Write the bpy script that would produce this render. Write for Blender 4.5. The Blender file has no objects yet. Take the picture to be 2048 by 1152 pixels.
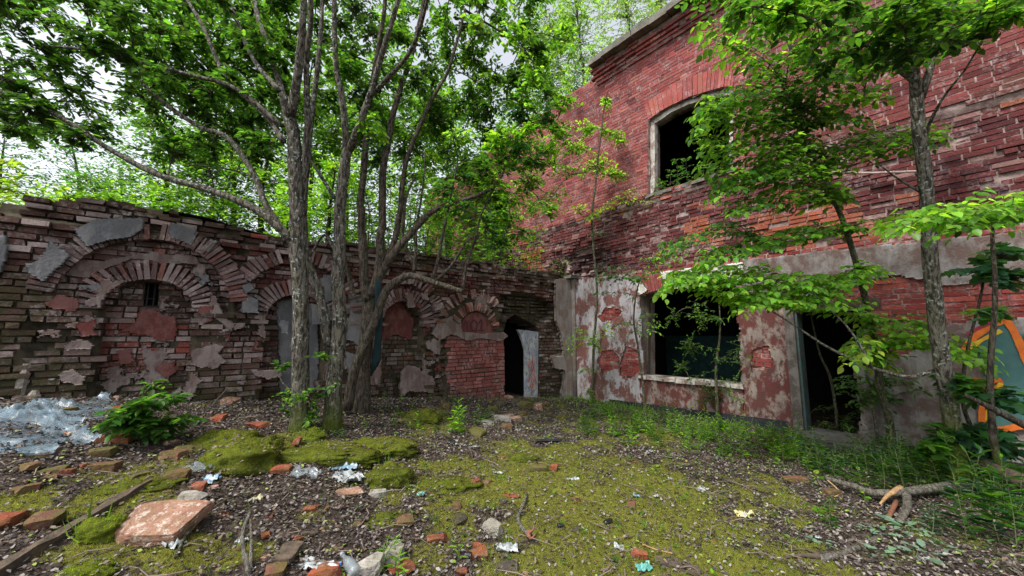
import bpy, math, random
import numpy as np
from mathutils import Vector, Matrix
random.seed(7); RNG = np.random.default_rng(7)
SC = bpy.context.scene; COL = SC.collection
# ------------------------------------------------------------------ camera, sky, sun, exposure
FPX = 750.0; PITCH = math.radians(7.0); W0, H0 = 2048, 1152; EYE = 1.6
cam_d = bpy.data.cameras.new('camera'); cam_o = bpy.data.objects.new('camera', cam_d); COL.objects.link(cam_o)
cam_d.sensor_width = 36; cam_d.lens = FPX / W0 * 36; cam_d.clip_end = 600; cam_d.clip_start = 0.05
cam_o.location = (0, 0, EYE); cam_o.rotation_euler = (math.radians(90) + PITCH, 0, 0); SC.camera = cam_o
SUN_EL, SUN_AZ = math.radians(55), math.radians(222)      # azimuth clockwise from +Y (north)
wd = bpy.data.worlds.new('World'); SC.world = wd; wd.use_nodes = True
nt = wd.node_tree; nt.nodes.clear()
wo = nt.nodes.new('ShaderNodeOutputWorld'); bg = nt.nodes.new('ShaderNodeBackground'); sky = nt.nodes.new('ShaderNodeTexSky')
sky.sky_type = 'NISHITA'; sky.sun_disc = False; sky.sun_elevation = SUN_EL; sky.sun_rotation = SUN_AZ
sky.air_density = 1.0; sky.dust_density = 3.0; sky.ozone_density = 1.0
hs = nt.nodes.new('ShaderNodeHueSaturation'); hs.inputs['Saturation'].default_value = 0.28; hs.inputs['Value'].default_value = 1.0
cn = nt.nodes.new('ShaderNodeTexNoise'); cn.inputs['Scale'].default_value = 3.0; cn.inputs['Detail'].default_value = 6
cr = nt.nodes.new('ShaderNodeMapRange'); cr.inputs[1].default_value = 0.3; cr.inputs[2].default_value = 0.7; cr.inputs[3].default_value = 1.6; cr.inputs[4].default_value = 2.0
mx = nt.nodes.new('ShaderNodeVectorMath'); mx.operation = 'SCALE'
L = nt.links.new
L(sky.outputs[0], hs.inputs['Color']); L(hs.outputs[0], mx.inputs[0]); L(cn.outputs[0], cr.inputs[0]); L(cr.outputs[0], mx.inputs['Scale'])
L(mx.outputs[0], bg.inputs[0]); bg.inputs[1].default_value = 0.14; L(bg.outputs[0], wo.inputs[0])
sd = bpy.data.lights.new('sun', 'SUN'); sd.energy = 2.8; sd.angle = math.radians(9); sd.color = (1, .95, .87)
so = bpy.data.objects.new('sun', sd); COL.objects.link(so)
sdir = Vector((math.sin(SUN_AZ) * math.cos(SUN_EL), math.cos(SUN_AZ) * math.cos(SUN_EL), math.sin(SUN_EL)))
so.rotation_euler = sdir.to_track_quat('Z', 'Y').to_euler()
SC.view_settings.view_transform = 'Standard'; SC.view_settings.look = 'None'; SC.view_settings.gamma = 1
SC.view_settings.exposure = 0.4
SC.render.engine = 'CYCLES'; cy = SC.cycles
cy.max_bounces = 6; cy.diffuse_bounces = 3; cy.glossy_bounces = 2; cy.transmission_bounces = 4; cy.transparent_max_bounces = 6
cy.use_denoising = True
# ------------------------------------------------------------------ frame of the place
A = np.array
CAM = A([0, 0, EYE]); FW = A([0, math.cos(PITCH), math.sin(PITCH)]); UP = A([0, -math.sin(PITCH), math.cos(PITCH)]); RT = A([1., 0, 0])
TH = math.radians(39.8)
DR = A([math.sin(TH), -math.cos(TH), 0]); DL = A([-math.cos(TH), -math.sin(TH), 0]); CO = A([1.58, 9.8, 0]); ZZ = A([0, 0, 1.])
def ray(x, y): return FW + RT * (x - W0 / 2) / FPX - UP * (y - H0 / 2) / FPX
def P(x, y, d): return CAM + ray(x, y) * d
class Wall:
    def __init__(s, U, N): s.U, s.N = U, N
    def uv(s, x, y):
        r = ray(x, y); t = np.dot(CO - CAM, s.N) / np.dot(r, s.N); p = CAM + r * t
        return (float(np.dot(p - CO, s.U)), float(p[2]))
    def pts(s, l): return [s.uv(*q) for q in l]
    def w(s, u, v, n=0.0): return CO + s.U * u + s.N * n + ZZ * v
LW = Wall(DL, DR); RW = Wall(DR, DL)
# ------------------------------------------------------------------ noise
def _h(ix, iy, s):
    n = (ix.astype(np.int64) * 374761393 + iy.astype(np.int64) * 668265263 + s * 1442695041) & 0x7fffffff
    n = ((n ^ (n >> 13)) * 1274126177) & 0x7fffffff
    n = (n ^ (n >> 16)) & 0xffff
    return n / 65535.0
def vn(x, y, s=0):
    x = np.asarray(x, float); y = np.asarray(y, float); ix = np.floor(x); iy = np.floor(y); fx = x - ix; fy = y - iy
    fx = fx * fx * (3 - 2 * fx); fy = fy * fy * (3 - 2 * fy); ix = ix.astype(np.int64); iy = iy.astype(np.int64)
    a = _h(ix, iy, s); b = _h(ix + 1, iy, s); c = _h(ix, iy + 1, s); d = _h(ix + 1, iy + 1, s)
    return (a * (1 - fx) + b * fx) * (1 - fy) + (c * (1 - fx) + d * fx) * fy
def fbm(x, y, s=0, o=4, g=.5):
    t = 0; a = 1; n = 0
    for i in range(o): t = t + a * vn(np.asarray(x) * 2 ** i, np.asarray(y) * 2 ** i, s + i * 17); n += a; a *= g
    return t / n * 2 - 1
def sstep(a, b, x): t = np.clip((np.asarray(x, float) - a) / (b - a), 0, 1); return t * t * (3 - 2 * t)
def inpoly(u, v, poly):
    u = np.asarray(u, float); v = np.asarray(v, float); r = np.zeros(u.shape, bool); n = len(poly)
    for i in range(n):
        (x1, y1), (x2, y2) = poly[i], poly[(i + 1) % n]
        if y1 == y2: continue
        c = ((y1 > v) != (y2 > v)) & (u < (x2 - x1) * (v - y1) / (y2 - y1) + x1); r ^= c
    return r
# ------------------------------------------------------------------ ground height
def pq(x, y): X = np.asarray(x) - CO[0]; Y = np.asarray(y) - CO[1]; return X * DR[0] + Y * DR[1], X * DL[0] + Y * DL[1]
def G0(x, y):
    p, q = pq(x, y)
    return .105 * np.clip(q, 0, 11) * (1 - sstep(-0.3, 6.2, p)) - .02 * sstep(0, 3, q)
def G(x, y):
    return G0(x, y) + .05 * fbm(np.asarray(x) * .9, np.asarray(y) * .9, 3, 3) + .028 * fbm(np.asarray(x) * 4, np.asarray(y) * 4, 5, 3)
def gh(x, y, lift=0.0):
    r = ray(x, y); t = .5; lt = t
    while t < 40:
        p = CAM + r * t
        if p[2] <= G(p[0], p[1]): break
        lt = t; t += .12
    lo, hi = lt, t
    for _ in range(18):
        m = (lo + hi) / 2; p = CAM + r * m
        if p[2] <= G(p[0], p[1]): hi = m
        else: lo = m
    p = CAM + r * hi; return A([p[0], p[1], G(p[0], p[1]) + lift]), hi
# ------------------------------------------------------------------ object helpers
def tag(o, label=None, cat=None, group=None, kind=None):
    if label: o['label'] = label
    if cat: o['category'] = cat
    if group: o['group'] = group
    if kind: o['kind'] = kind
    return o
def thing(name, label, cat, loc, group=None):
    o = bpy.data.objects.new(name, None); COL.objects.link(o); o.location = [float(c) for c in loc]; o.empty_display_size = .1
    return tag(o, label, cat, group)
def adopt(o, par):
    o.parent = par
    if par.type == 'EMPTY' and par.parent is None: o.matrix_parent_inverse = Matrix.Translation(-Vector(par.location))
    elif par.parent is not None or True: o.matrix_parent_inverse = Matrix.Identity(4) if not par.get('_off') else Matrix.Identity(4)
def link(me, name, mat, par=None):
    o = bpy.data.objects.new(name, me); COL.objects.link(o)
    if mat is not None: me.materials.append(mat)
    if par is not None:
        o.parent = par
        if par.type == 'EMPTY': o.matrix_parent_inverse = Matrix.Translation(-Vector(par.location))
    return o
class MB:
    def __init__(s): s.v = []; s.f = []; s.c = []; s.n = 0
    def add(s, v, f, c=None):
        v = [tuple(map(float, q)) for q in v]; n = s.n
        s.v += v; s.f += [tuple(i + n for i in q) for q in f]; s.n += len(v)
        s.c += [tuple(c) if c is not None else (1, 1, 1, 1)] * len(v)
    def box(s, a, c=None):      # 8 corners: bottom 4 ccw, top 4
        s.add(a, [(3, 2, 1, 0), (4, 5, 6, 7), (0, 1, 5, 4), (1, 2, 6, 5), (2, 3, 7, 6), (3, 0, 4, 7)], c)
    def wbox(s, W, u0, u1, v0, v1, n0, n1, c=None, j=0):
        q = [W.w(u, v, n) for (u, v, n) in [(u0, v0, n0), (u1, v0, n0), (u1, v0, n1), (u0, v0, n1), (u0, v1, n0), (u1, v1, n0), (u1, v1, n1), (u0, v1, n1)]]
        if j: q = [p + RNG.normal(0, j, 3) for p in q]
        s.box(q, c)
    def build(s, name, mat, par=None, smooth=False):
        me = bpy.data.meshes.new(name); me.from_pydata(s.v, [], s.f)
        at = me.color_attributes.new('col', 'FLOAT_COLOR', 'POINT'); at.data.foreach_set('color', np.array(s.c, dtype=np.float32).ravel())
        if smooth: me.polygons.foreach_set('use_smooth', [True] * len(me.polygons))
        me.update(); return link(me, name, mat, par)
def raw_mesh(name, V, F, C, mat, par=None, smooth=False):
    V = np.asarray(V, np.float32); F = np.asarray(F, np.int32); k = F.shape[1]; me = bpy.data.meshes.new(name)
    me.vertices.add(len(V)); me.vertices.foreach_set('co', V.ravel()); me.loops.add(F.size); me.loops.foreach_set('vertex_index', F.ravel())
    me.polygons.add(len(F)); me.polygons.foreach_set('loop_start', np.arange(0, F.size, k, dtype=np.int32)); 
    try: me.polygons.foreach_set('loop_total', np.full(len(F), k, np.int32))
    except Exception: pass
    if C is not None:
        at = me.color_attributes.new('col', 'FLOAT_COLOR', 'POINT'); at.data.foreach_set('color', np.asarray(C, np.float32).ravel())
    if smooth: me.polygons.foreach_set('use_smooth', np.ones(len(F), bool))
    me.update(calc_edges=True); me.validate(); return link(me, name, mat, par)
def nrm(a): return a / (np.linalg.norm(a, axis=-1, keepdims=True) + 1e-9)
TPL = {
 'ovate': ([(0, 0, 0), (.28, .24, .05), (.66, .21, .04), (1, 0, -.06), (.66, -.21, .04), (.28, -.24, .05)], [(0, 5, 4), (0, 4, 3), (0, 3, 2), (0, 2, 1)]),
 'broad': ([(0, 0, 0), (.1, .22, .03), (.36, .34, .07), (.7, .24, .04), (1, 0, -.1), (.7, -.24, .04), (.36, -.34, .07), (.1, -.22, .03), (.5, 0, 0)],
           [(8, 0, 1), (8, 1, 2), (8, 2, 3), (8, 3, 4), (8, 4, 5), (8, 5, 6), (8, 6, 7), (8, 7, 0)]),
 'lance': ([(0, 0, 0), (.3, .075, .04), (.65, .06, .02), (1, 0, -.16), (.65, -.06, .02), (.3, -.075, .04)], [(0, 5, 4), (0, 4, 3), (0, 3, 2), (0, 2, 1)]),
 'blade': ([(0, .03, 0), (0, -.03, 0), (.55, .02, .08), (.55, -.02, .08), (1, 0, -.05)], [(0, 1, 3), (0, 3, 2), (2, 3, 4)]),
 'maple': ([(0, 0, 0), (.05, .38, 0), (.2, .28, .03), (.42, .55, -.04), (.5, .24, .03), (.72, .28, 0), (1, 0, -.08), (.72, -.28, 0), (.5, -.24, .03), (.42, -.55, -.04), (.2, -.28, .03), (.05, -.38, 0)],
           [(0, 2, 1), (0, 4, 2), (2, 4, 3), (0, 6, 4), (4, 6, 5), (0, 8, 6), (6, 8, 7), (0, 10, 8), (8, 10, 9), (0, 11, 10)]),
 'fibre': ([(0, .12, 0), (0, -.12, 0), (1, 0, 0)], [(0, 1, 2)]),
 'dead': ([(0, 0, .0), (.35, .3, .14), (.8, .22, .05), (1, 0, .12), (.6, -.3, .16), (.2, -.22, .0)], [(0, 1, 2), (0, 2, 3), (0, 3, 4), (0, 4, 5)]),
}
def inst(name, kind, Pn, D, N, S, Cc, mat, par=None):
    tv, tf = TPL[kind]; tv = np.array(tv); tf = np.array(tf); n = len(Pn)
    Pn = np.asarray(Pn, float); D = nrm(np.asarray(D, float)); N = np.asarray(N, float); N = nrm(N - D * np.sum(N * D, 1, keepdims=True)); B = np.cross(N, D)
    S = np.asarray(S, float).reshape(-1, 1, 1)
    V = Pn[:, None, :] + S * (tv[None, :, 0:1] * D[:, None, :] + tv[None, :, 1:2] * B[:, None, :] + tv[None, :, 2:3] * N[:, None, :])
    F = (tf[None] + (np.arange(n) * len(tv))[:, None, None]).reshape(-1, 3)
    Cc = np.asarray(Cc, float)
    if Cc.shape[1] == 3: Cc = np.hstack([Cc, np.ones((n, 1))])
    return raw_mesh(name, V.reshape(-1, 3), F, np.repeat(Cc, len(tv), 0), mat, par)
def catmull(pts, n):
    p = np.array(pts, float); p = np.vstack([2 * p[0] - p[1], p, 2 * p[-1] - p[-2]]); out = []
    m = len(p) - 3
    for k in range(n):
        s = k / (n - 1) * m; i = min(int(s), m - 1); t = s - i; a, b, c, d = p[i:i + 4]
        out.append(.5 * ((2 * b) + (-a + c) * t + (2 * a - 5 * b + 4 * c - d) * t * t + (-a + 3 * b - 3 * c + d) * t ** 3))
    return np.array(out)
def tube(mb, pts, r, sides=8, rough=0.0, c=None, seed=0, cap=True):
    pts = np.array(pts, float); n = len(pts); T = np.gradient(pts, axis=0); T = nrm(T); ref = A([.3, -1, .13]); V = []
    for i in range(n):
        a = nrm(np.cross(T[i], ref)); b = np.cross(T[i], a)
        for k in range(sides):
            th = 2 * math.pi * k / sides; rr = r[i]
            if rough: rr *= 1 + rough * float(fbm(np.array(k * 1.7 + seed), np.array(i * .55 + seed * 3), seed, 2))
            V.append(pts[i] + (a * math.cos(th) + b * math.sin(th)) * rr)
    F = [(i * sides + k, i * sides + (k + 1) % sides, (i + 1) * sides + (k + 1) % sides, (i + 1) * sides + k) for i in range(n - 1) for k in range(sides)]
    if cap: F += [tuple(range(sides))[::-1], tuple((n - 1) * sides + k for k in range(sides))]
    mb.add(V, F, c)
# ------------------------------------------------------------------ materials
def newmat(name):
    m = bpy.data.materials.new(name); m.use_nodes = True; n = m.node_tree; n.nodes.clear(); return m, n
class NT:
    def __init__(s, name): s.m, s.t = newmat(name); s.out = s.n('OutputMaterial')
    def n(s, k, **kw):
        nd = s.t.nodes.new('ShaderNode' + k)
        for a, b in kw.items(): setattr(nd, a, b)
        return nd
    def l(s, a, b): s.t.links.new(a, b)
    def tc(s, scale=(1, 1, 1)):
        t = s.n('TexCoord'); mp = s.n('Mapping'); mp.inputs['Scale'].default_value = scale; s.l(t.outputs['Object'], mp.inputs[0]); return mp.outputs[0]
    def noise(s, sc, det=4, vec=None, rough=.55):
        n = s.n('TexNoise'); n.inputs['Scale'].default_value = sc; n.inputs['Detail'].default_value = det; n.inputs['Roughness'].default_value = rough
        s.l(vec if vec is not None else s.tc(), n.inputs['Vector']); return n.outputs['Fac']
    def mr(s, v, a, b, c=0., d=1.):
        n = s.n('MapRange'); n.inputs[1].default_value = a; n.inputs[2].default_value = b; n.inputs[3].default_value = c; n.inputs[4].default_value = d; s.l(v, n.inputs[0]); return n.outputs[0]
    def mix(s, f, a, b, bt='MIX'):
        n = s.n('MixRGB', blend_type=bt)
        for i, q in enumerate((f, a, b)):
            if isinstance(q, (int, float)): n.inputs[i].default_value = q
            elif isinstance(q, tuple): n.inputs[i].default_value = q + (1,) if len(q) == 3 else q
            else: s.l(q, n.inputs[i])
        return n.outputs[0]
    def math(s, op, a, b):
        n = s.n('Math', operation=op)
        for i, q in enumerate((a, b)):
            if isinstance(q, (int, float)): n.inputs[i].default_value = q
            else: s.l(q, n.inputs[i])
        return n.outputs[0]
    def attr(s):
        n = s.n('Attribute'); n.attribute_name = 'col'; return n
    def done(s, col, rough=.9, bump=None, bs=.5, bd=.02, spec=.3, metal=0, extra=None):
        p = s.n('BsdfPrincipled'); p.inputs['Roughness'].default_value = rough; p.inputs['Specular IOR Level'].default_value = spec; p.inputs['Metallic'].default_value = metal
        if isinstance(col, tuple): p.inputs['Base Color'].default_value = col + (1,)
        else: s.l(col, p.inputs['Base Color'])
        if bump is not None:
            b = s.n('Bump'); b.inputs['Strength'].default_value = bs; b.inputs['Distance'].default_value = bd; s.l(bump, b.inputs['Height']); s.l(b.outputs[0], p.inputs['Normal'])
        s.l(p.outputs[0], s.out.inputs[0]); s.p = p; return s.m
def mat_brick(name, white=.5, moss=(.045, .052, .018)):
    # per-brick colour in rgb, moss amount in alpha
    t = NT(name); a = t.attr(); n1 = t.noise(9, 5); n2 = t.noise(55, 4); n3 = t.noise(3.2, 6, rough=.65); n4 = t.noise(24, 5, rough=.7)
    c = t.mix(t.mr(n1, .3, .7), a.outputs['Color'], t.mix(1., a.outputs['Color'], (1.12, .97, .95), 'MULTIPLY'))
    c = t.mix(t.mr(n2, .45, .75, 0, .55), c, t.mix(1., c, (.5, .5, .5), 'MULTIPLY'))
    wm = t.math('MULTIPLY', t.mr(n3, .47, .66), t.mr(n4, .46, .58)); wm = t.math('MULTIPLY', wm, white)
    c = t.mix(wm, c, (.50, .44, .43))
    dk = t.math('MULTIPLY', t.mr(t.noise(1.3, 6, rough=.7), .5, .66), t.mr(n4, .35, .6, 0, .75))
    c = t.mix(dk, c, t.mix(1., c, (.32, .3, .33), 'MULTIPLY'))
    mm = t.math('MULTIPLY', a.outputs['Alpha'], t.mr(t.noise(7, 6, rough=.7), .32, .6))
    c = t.mix(mm, c, t.mix(t.mr(n2, .3, .7), moss, (.06, .045, .028)))
    return t.done(c, .93, t.math('ADD', n2, n4), .7, .012, .15)
def mat_plaster(name, base, second, amt=.5, stain=(.12, .1, .09), scale=4., third=None, lo=.46, hi=.54):
    t = NT(name); n1 = t.noise(scale, 8, t.tc((1, 1, .7)), .68); n2 = t.noise(40, 4); n3 = t.noise(2.2, 6, rough=.7)
    c = t.mix(t.mr(n1, lo + (.5 - amt) * .25, hi + (.5 - amt) * .25), base, second)
    if third is not None: c = t.mix(t.mr(t.noise(scale * 2.1, 8, t.tc((1.3, 1, .55)), .7), .56, .6), c, third)
    drip = t.noise(5, 6, t.tc((3.2, 3.2, .35)), .7)
    c = t.mix(t.mr(drip, .48, .72, 0, .6), c, stain)
    c = t.mix(t.mr(n3, .45, .75, 0, .45), c, stain); c = t.mix(t.mr(n2, .4, .8, 0, .35), c, t.mix(1., c, (.6, .58, .56), 'MULTIPLY'))
    return t.done(c, .9, t.math('ADD', n1, n2), .55, .015, .2)
def mat_plain(name, col, col2=None, rough=.85, sc=8, bs=.4, spec=.3, bsc=40):
    t = NT(name); n = t.noise(sc, 6, rough=.65); c = t.mix(t.mr(n, .35, .65), col, col2 or tuple(q * .6 for q in col))
    return t.done(c, rough, t.noise(bsc, 4), bs, .01, spec)
def mat_leaf(name, trans=.45, gloss=.38):
    t = NT(name); a = t.attr(); p = t.n('BsdfPrincipled'); p.inputs['Roughness'].default_value = gloss; p.inputs['Specular IOR Level'].default_value = .35
    t.l(a.outputs['Color'], p.inputs['Base Color']); tr = t.n('BsdfTranslucent')
    t.l(t.mix(1., a.outputs['Color'], (2.3, 2.2, .8), 'MULTIPLY'), tr.inputs[0]); m = t.n('MixShader'); m.inputs[0].default_value = trans
    t.l(p.outputs[0], m.inputs[1]); t.l(tr.outputs[0], m.inputs[2]); t.l(m.outputs[0], t.out.inputs[0]); return t.m
def mat_bark(name, c1, c2, moss_z=None, lichen=.5):
    t = NT(name); v = t.tc((1, 1, .2)); n1 = t.noise(42, 6, v, .68); n2 = t.noise(7, 5, rough=.6); n3 = t.noise(30, 4, rough=.6)
    c = t.mix(t.mr(n1, .43, .57), c1, c2); c = t.mix(t.mr(n2, .4, .7, 0, .5), c, t.mix(1., c, (.6, .7, .5), 'MULTIPLY'))
    lm = t.math('MULTIPLY', t.mr(n3, .57, .62), t.mr(t.noise(4, 3), .40, .52)); c = t.mix(t.math('MULTIPLY', lm, lichen), c, (.34, .38, .34))
    if moss_z:
        sp = t.n('SeparateXYZ'); g = t.n('TexCoord'); t.l(g.outputs['Object'], sp.inputs[0])
        z = t.math('ADD', sp.outputs[2], t.mr(n2, .3, .7, -.12, .12)); c = t.mix(t.mr(z, moss_z[0], moss_z[1], 1, 0), c, t.mix(t.mr(n3, .3, .7), (.05, .075, .012), (.1, .12, .02)))
    return t.done(c, .95, n1, 1.0, .05, .1)
M = {}
M['brick_old'] = mat_brick('old_brick', .75); M['brick_new'] = mat_brick('red_brick', .42)
M['mortar'] = mat_plain('mortar', (.085, .07, .045), (.035, .03, .02), .95, 6, .8)
M['mortar_pale'] = mat_plain('pale_mortar', (.36, .27, .25), (.07, .032, .032), .95, 7, .7)
M['pl_grey'] = mat_plaster('grey_render', (.13, .135, .145), (.20, .20, .21), .5, (.12, .11, .11), 3)
M['pl_pink'] = mat_plaster('pinkish_render', (.17, .125, .115), (.25, .205, .19), .5, (.10, .06, .05), 5)
M['pl_red'] = mat_plaster('red_render', (.15, .045, .04), (.20, .09, .08), .5, (.09, .04, .035), 4)
M['pl_paint'] = mat_plaster('peeling_paint', (.36, .35, .375), (.15, .062, .055), .45, (.13, .10, .085), 3.4, (.21, .165, .14), .47, .52)
M['pl_maroon'] = mat_plaster('maroon_paint', (.115, .036, .033), (.26, .215, .19), .42, (.06, .04, .035), 5, (.09, .04, .036), .45, .55)
M['pl_band'] = mat_plaster('dirty_render', (.25, .235, .225), (.12, .08, .07), .55, (.10, .085, .08), 4, None, .42, .58)
M['pl_beige'] = mat_plaster('beige_render', (.24, .19, .165), (.30, .27, .26), .5, (.12, .08, .06), 4)
M['white'] = mat_plaster('white_render', (.58, .57, .53), (.42, .40, .36), .35, (.2, .18, .15), 6)
M['bark_grey'] = mat_bark('grey_bark', (.045, .038, .032), (.20, .18, .15), (.55, .95), 1.0)
M['bark_dark'] = mat_bark('dark_bark', (.045, .036, .03), (.14, .115, .09), (.25, .5), .25)
M['bark_green'] = mat_bark('green_bark', (.06, .055, .035), (.15, .14, .09), None, .5)
M['leaf'] = mat_leaf('leaf', .58); M['leaf_soft'] = mat_leaf('soft_leaf', .5, .6)
M['black'] = mat_plain('interior_dark', (.012, .011, .012), (.006, .006, .006), .95)  # near-black: darkness of the unlit rooms put into the wall colour
M['tar'] = mat_plain('tar', (.012, .013, .018), (.03, .03, .035), .8)
M['concrete'] = mat_plain('concrete', (.16, .155, .14), (.075, .07, .06), .9, 5, .7)
M['moss'] = mat_plain('moss', (.10, .12, .012), (.04, .05, .01), .98, 14, 1.0, .05, 60)
M['wood_old'] = mat_plain('old_timber', (.11, .08, .055), (.045, .035, .028), .9, 18, .8)
M['wood_white'] = mat_plaster('weathered_white_timber', (.5, .48, .44), (.25, .2, .17), .4, (.2, .15, .12), 7)
# ------------------------------------------------------------------ ground
def gauss(px, py, rpx, rd=1.0):
    g, d = gh(px, py); return g[0], g[1], rpx / FPX * d, rd * rpx / FPX * d
MOSS = [gauss(1250, 1040, 330, 1.1) + (1.0,), gauss(1100, 950, 160, 1.2) + (1.,), gauss(900, 1000, 130, 1.) + (.75,), gauss(1400, 1100, 240, .8) + (.9,), gauss(1100, 1130, 220, .7) + (.75,),
        gauss(250, 990, 110, 1.4) + (.8,), gauss(60, 1010, 90, 1.) + (.7,), gauss(900, 950, 110, .8) + (.8,), gauss(480, 1080, 110, .8) + (.55,), gauss(620, 1020, 110, .8) + (.35,), gauss(1600, 1100, 170, .7) + (.45,),
        gauss(1300, 870, 220, 1.2) + (.45,), gauss(700, 940, 150, .8) + (.35,), gauss(350, 1110, 90, .6) + (.5,), gauss(500, 930, 110, 1.2) + (.6,), gauss(640, 905, 130, .9) + (.55,), gauss(765, 905, 110, 1.) + (.55,), gauss(850, 845, 60, 1.2) + (.7,), gauss(205, 1080, 60, 1.) + (.9,), gauss(150, 1110, 80, .6) + (.6,), gauss(1450, 930, 180, 1.) + (.35,)]
def mossv(x, y):
    m = 0
    for gx, gy, rx, ry, a in MOSS: m = np.maximum(m, a * np.exp(-(((x - gx) / rx) ** 2 + ((y - gy) / ry) ** 2) * .9))
    return np.clip(m * .93 + .6 * fbm(x * 1.8, y * 1.8, 41, 4) + .5 * fbm(x * 6, y * 6, 43, 4), 0, 1)
def axis(lo, hi, st, far, k):
    a = list(np.arange(lo, hi, st)); s = st; x = a[0]
    while x > -far: s *= k; x -= s; a.insert(0, x)
    s = st; x = a[-1]
    while x < far: s *= k; x += s; a.append(x)
    return np.array(a)
def ground():
    xs = axis(-6.5, 7.5, .038, 150, 1.25); ys = axis(1.4, 9.9, .038, 150, 1.25); X, Y = np.meshgrid(xs, ys); m = mossv(X, Y)
    Z = G(X, Y) + .012 * fbm(X * 14, Y * 14, 9, 3) + .018 * sstep(.4, .8, m) * (.6 + fbm(X * 9, Y * 9, 19, 3))
    ny, nx = X.shape; V = np.stack([X, Y, Z], -1).reshape(-1, 3); i = np.arange(ny * nx).reshape(ny, nx)
    F = np.stack([i[:-1, :-1], i[:-1, 1:], i[1:, 1:], i[1:, :-1]], -1).reshape(-1, 4); Cc = np.stack([m, fbm(X, Y, 77) * .5 + .5, m * 0, m * 0 + 1], -1).reshape(-1, 4)
    t = NT('forest_floor'); a = t.attr(); s = t.n('SeparateColor'); t.l(a.outputs['Color'], s.inputs[0])
    n1 = t.noise(26, 6, rough=.7); n2 = t.noise(90, 4, rough=.6); n3 = t.noise(3, 5)
    dirt = t.mix(t.mr(n1, .35, .65), (.035, .025, .02), (.095, .075, .062)); dirt = t.mix(t.mr(n2, .55, .7), dirt, (.2, .17, .15)); dirt = t.mix(t.mr(n3, .5, .7, 0, .6), dirt, (.03, .022, .018))
    moss = t.mix(t.mr(n1, .35, .65), (.07, .07, .015), (.19, .19, .035)); moss = t.mix(t.mr(n2, .5, .7, 0, .7), moss, (.24, .24, .06))
    mk = t.mr(t.math('ADD', s.outputs[0], t.mr(n1, .3, .7, -.16, .16)), .38, .56)
    raw_mesh('ground', V, F, Cc, t.done(t.mix(mk, dirt, moss), .97, t.math('ADD', n1, n2), .9, .03, .08), None, True)['kind'] = 'structure'
ground()
def scatter(n, x0, x1, y0, y1):
    x = RNG.uniform(x0, x1, n); y = RNG.uniform(y0, y1, n); az = np.arctan2(x, y); k = (np.abs(az) < 1.02); x, y = x[k], y[k]
    p, q = pq(x, y); k = (p > .1) & (q > .1); return x[k], y[k]
def floor_scatter():
    # fallen dry leaves, stuff
    x, y = scatter(230000, -6, 6.5, 1.9, 9.6); d = np.hypot(x, y); m = mossv(x, y); keep = RNG.random(len(x)) < np.clip(1.1 - 1.4 * m, .24, 1) * np.clip(4.2 / d, .3, 1); x, y = x[keep], y[keep]; n = len(x)
    ang = RNG.uniform(0, 6.28, n); D = np.stack([np.cos(ang), np.sin(ang), RNG.normal(.05, .25, n)], -1); N = np.stack([RNG.normal(0, .35, n), RNG.normal(0, .35, n), np.ones(n)], -1)
    base = A([(.10, .085, .075), (.065, .047, .04), (.20, .175, .16), (.05, .036, .03), (.17, .145, .14), (.10, .085, .083), (.14, .10, .065), (.06, .047, .04), (.24, .22, .20)])
    c = base[RNG.integers(0, len(base), n)] * RNG.uniform(.6, 1.25, (n, 1))
    k = RNG.random(n) < .03; c[k] = A([.22, .3, .06])
    z = G(x, y) + .012 * fbm(x * 14, y * 14, 9, 3) + RNG.uniform(.006, .03, n)
    t = NT('dead_leaf'); inst('leaf_litter', 'dead', np.stack([x, y, z], -1), D, N, RNG.uniform(.014, .038, n), c, t.done(t.attr().outputs['Color'], .85, None, spec=.2))['kind'] = 'stuff'
    # moss fibres, stuff
    x, y = scatter(420000, -6, 6.5, 1.9, 8.5); m = mossv(x, y); d = np.hypot(x, y); k = (m > .40 + RNG.normal(0, .06, len(x))) & (RNG.random(len(x)) < np.clip(5 / d, .2, 1)); x, y, m = x[k], y[k], m[k]; n = len(x)
    D = np.stack([RNG.normal(0, .6, n), RNG.normal(0, .6, n), np.ones(n)], -1); N = RNG.normal(0, 1, (n, 3)); N[:, 2] *= .2
    f = (fbm(x * 2.3, y * 2.3, 55) * .5 + .5)[:, None]; f2 = RNG.random((n, 1))
    c = (A([.12, .12, .022]) * (1 - f) + A([.27, .33, .045]) * f) * (.55 + .8 * f2)
    z = G(x, y) + .012 * fbm(x * 14, y * 14, 9, 3) + .018 * sstep(.4, .8, m) * (.6 + fbm(x * 9, y * 9, 19, 3)) - .004
    o = inst('ground_moss', 'fibre', np.stack([x, y, z], -1), D, N, RNG.uniform(.012, .032, n), c, M['leaf_soft']); o['kind'] = 'stuff'
    # small twigs among the litter, stuff
    x, y = scatter(1500, -5, 5.5, 2, 8); mb = MB()
    for a, b in zip(x, y):
        L_ = random.uniform(.05, .3); an = random.uniform(0, 6.28); p0 = A([a, b, G(a, b) + .02]); p2 = A([a + L_ * math.cos(an), b + L_ * math.sin(an), 0]); p2[2] = G(p2[0], p2[1]) + .025
        p1 = (p0 + p2) / 2 + A([random.gauss(0, .02), random.gauss(0, .02), .012]); s = random.uniform(.5, 1.6); tube(mb, [p0, p1, p2], [.0025 * s, .003 * s, .0015 * s], 4, c=tuple(A([.13, .1, .08]) * s * .9) + (1,))
    t = NT('twig'); mb.build('fallen_twigs', t.done(t.attr().outputs['Color'], .9))['kind'] = 'stuff'
floor_scatter()
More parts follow.
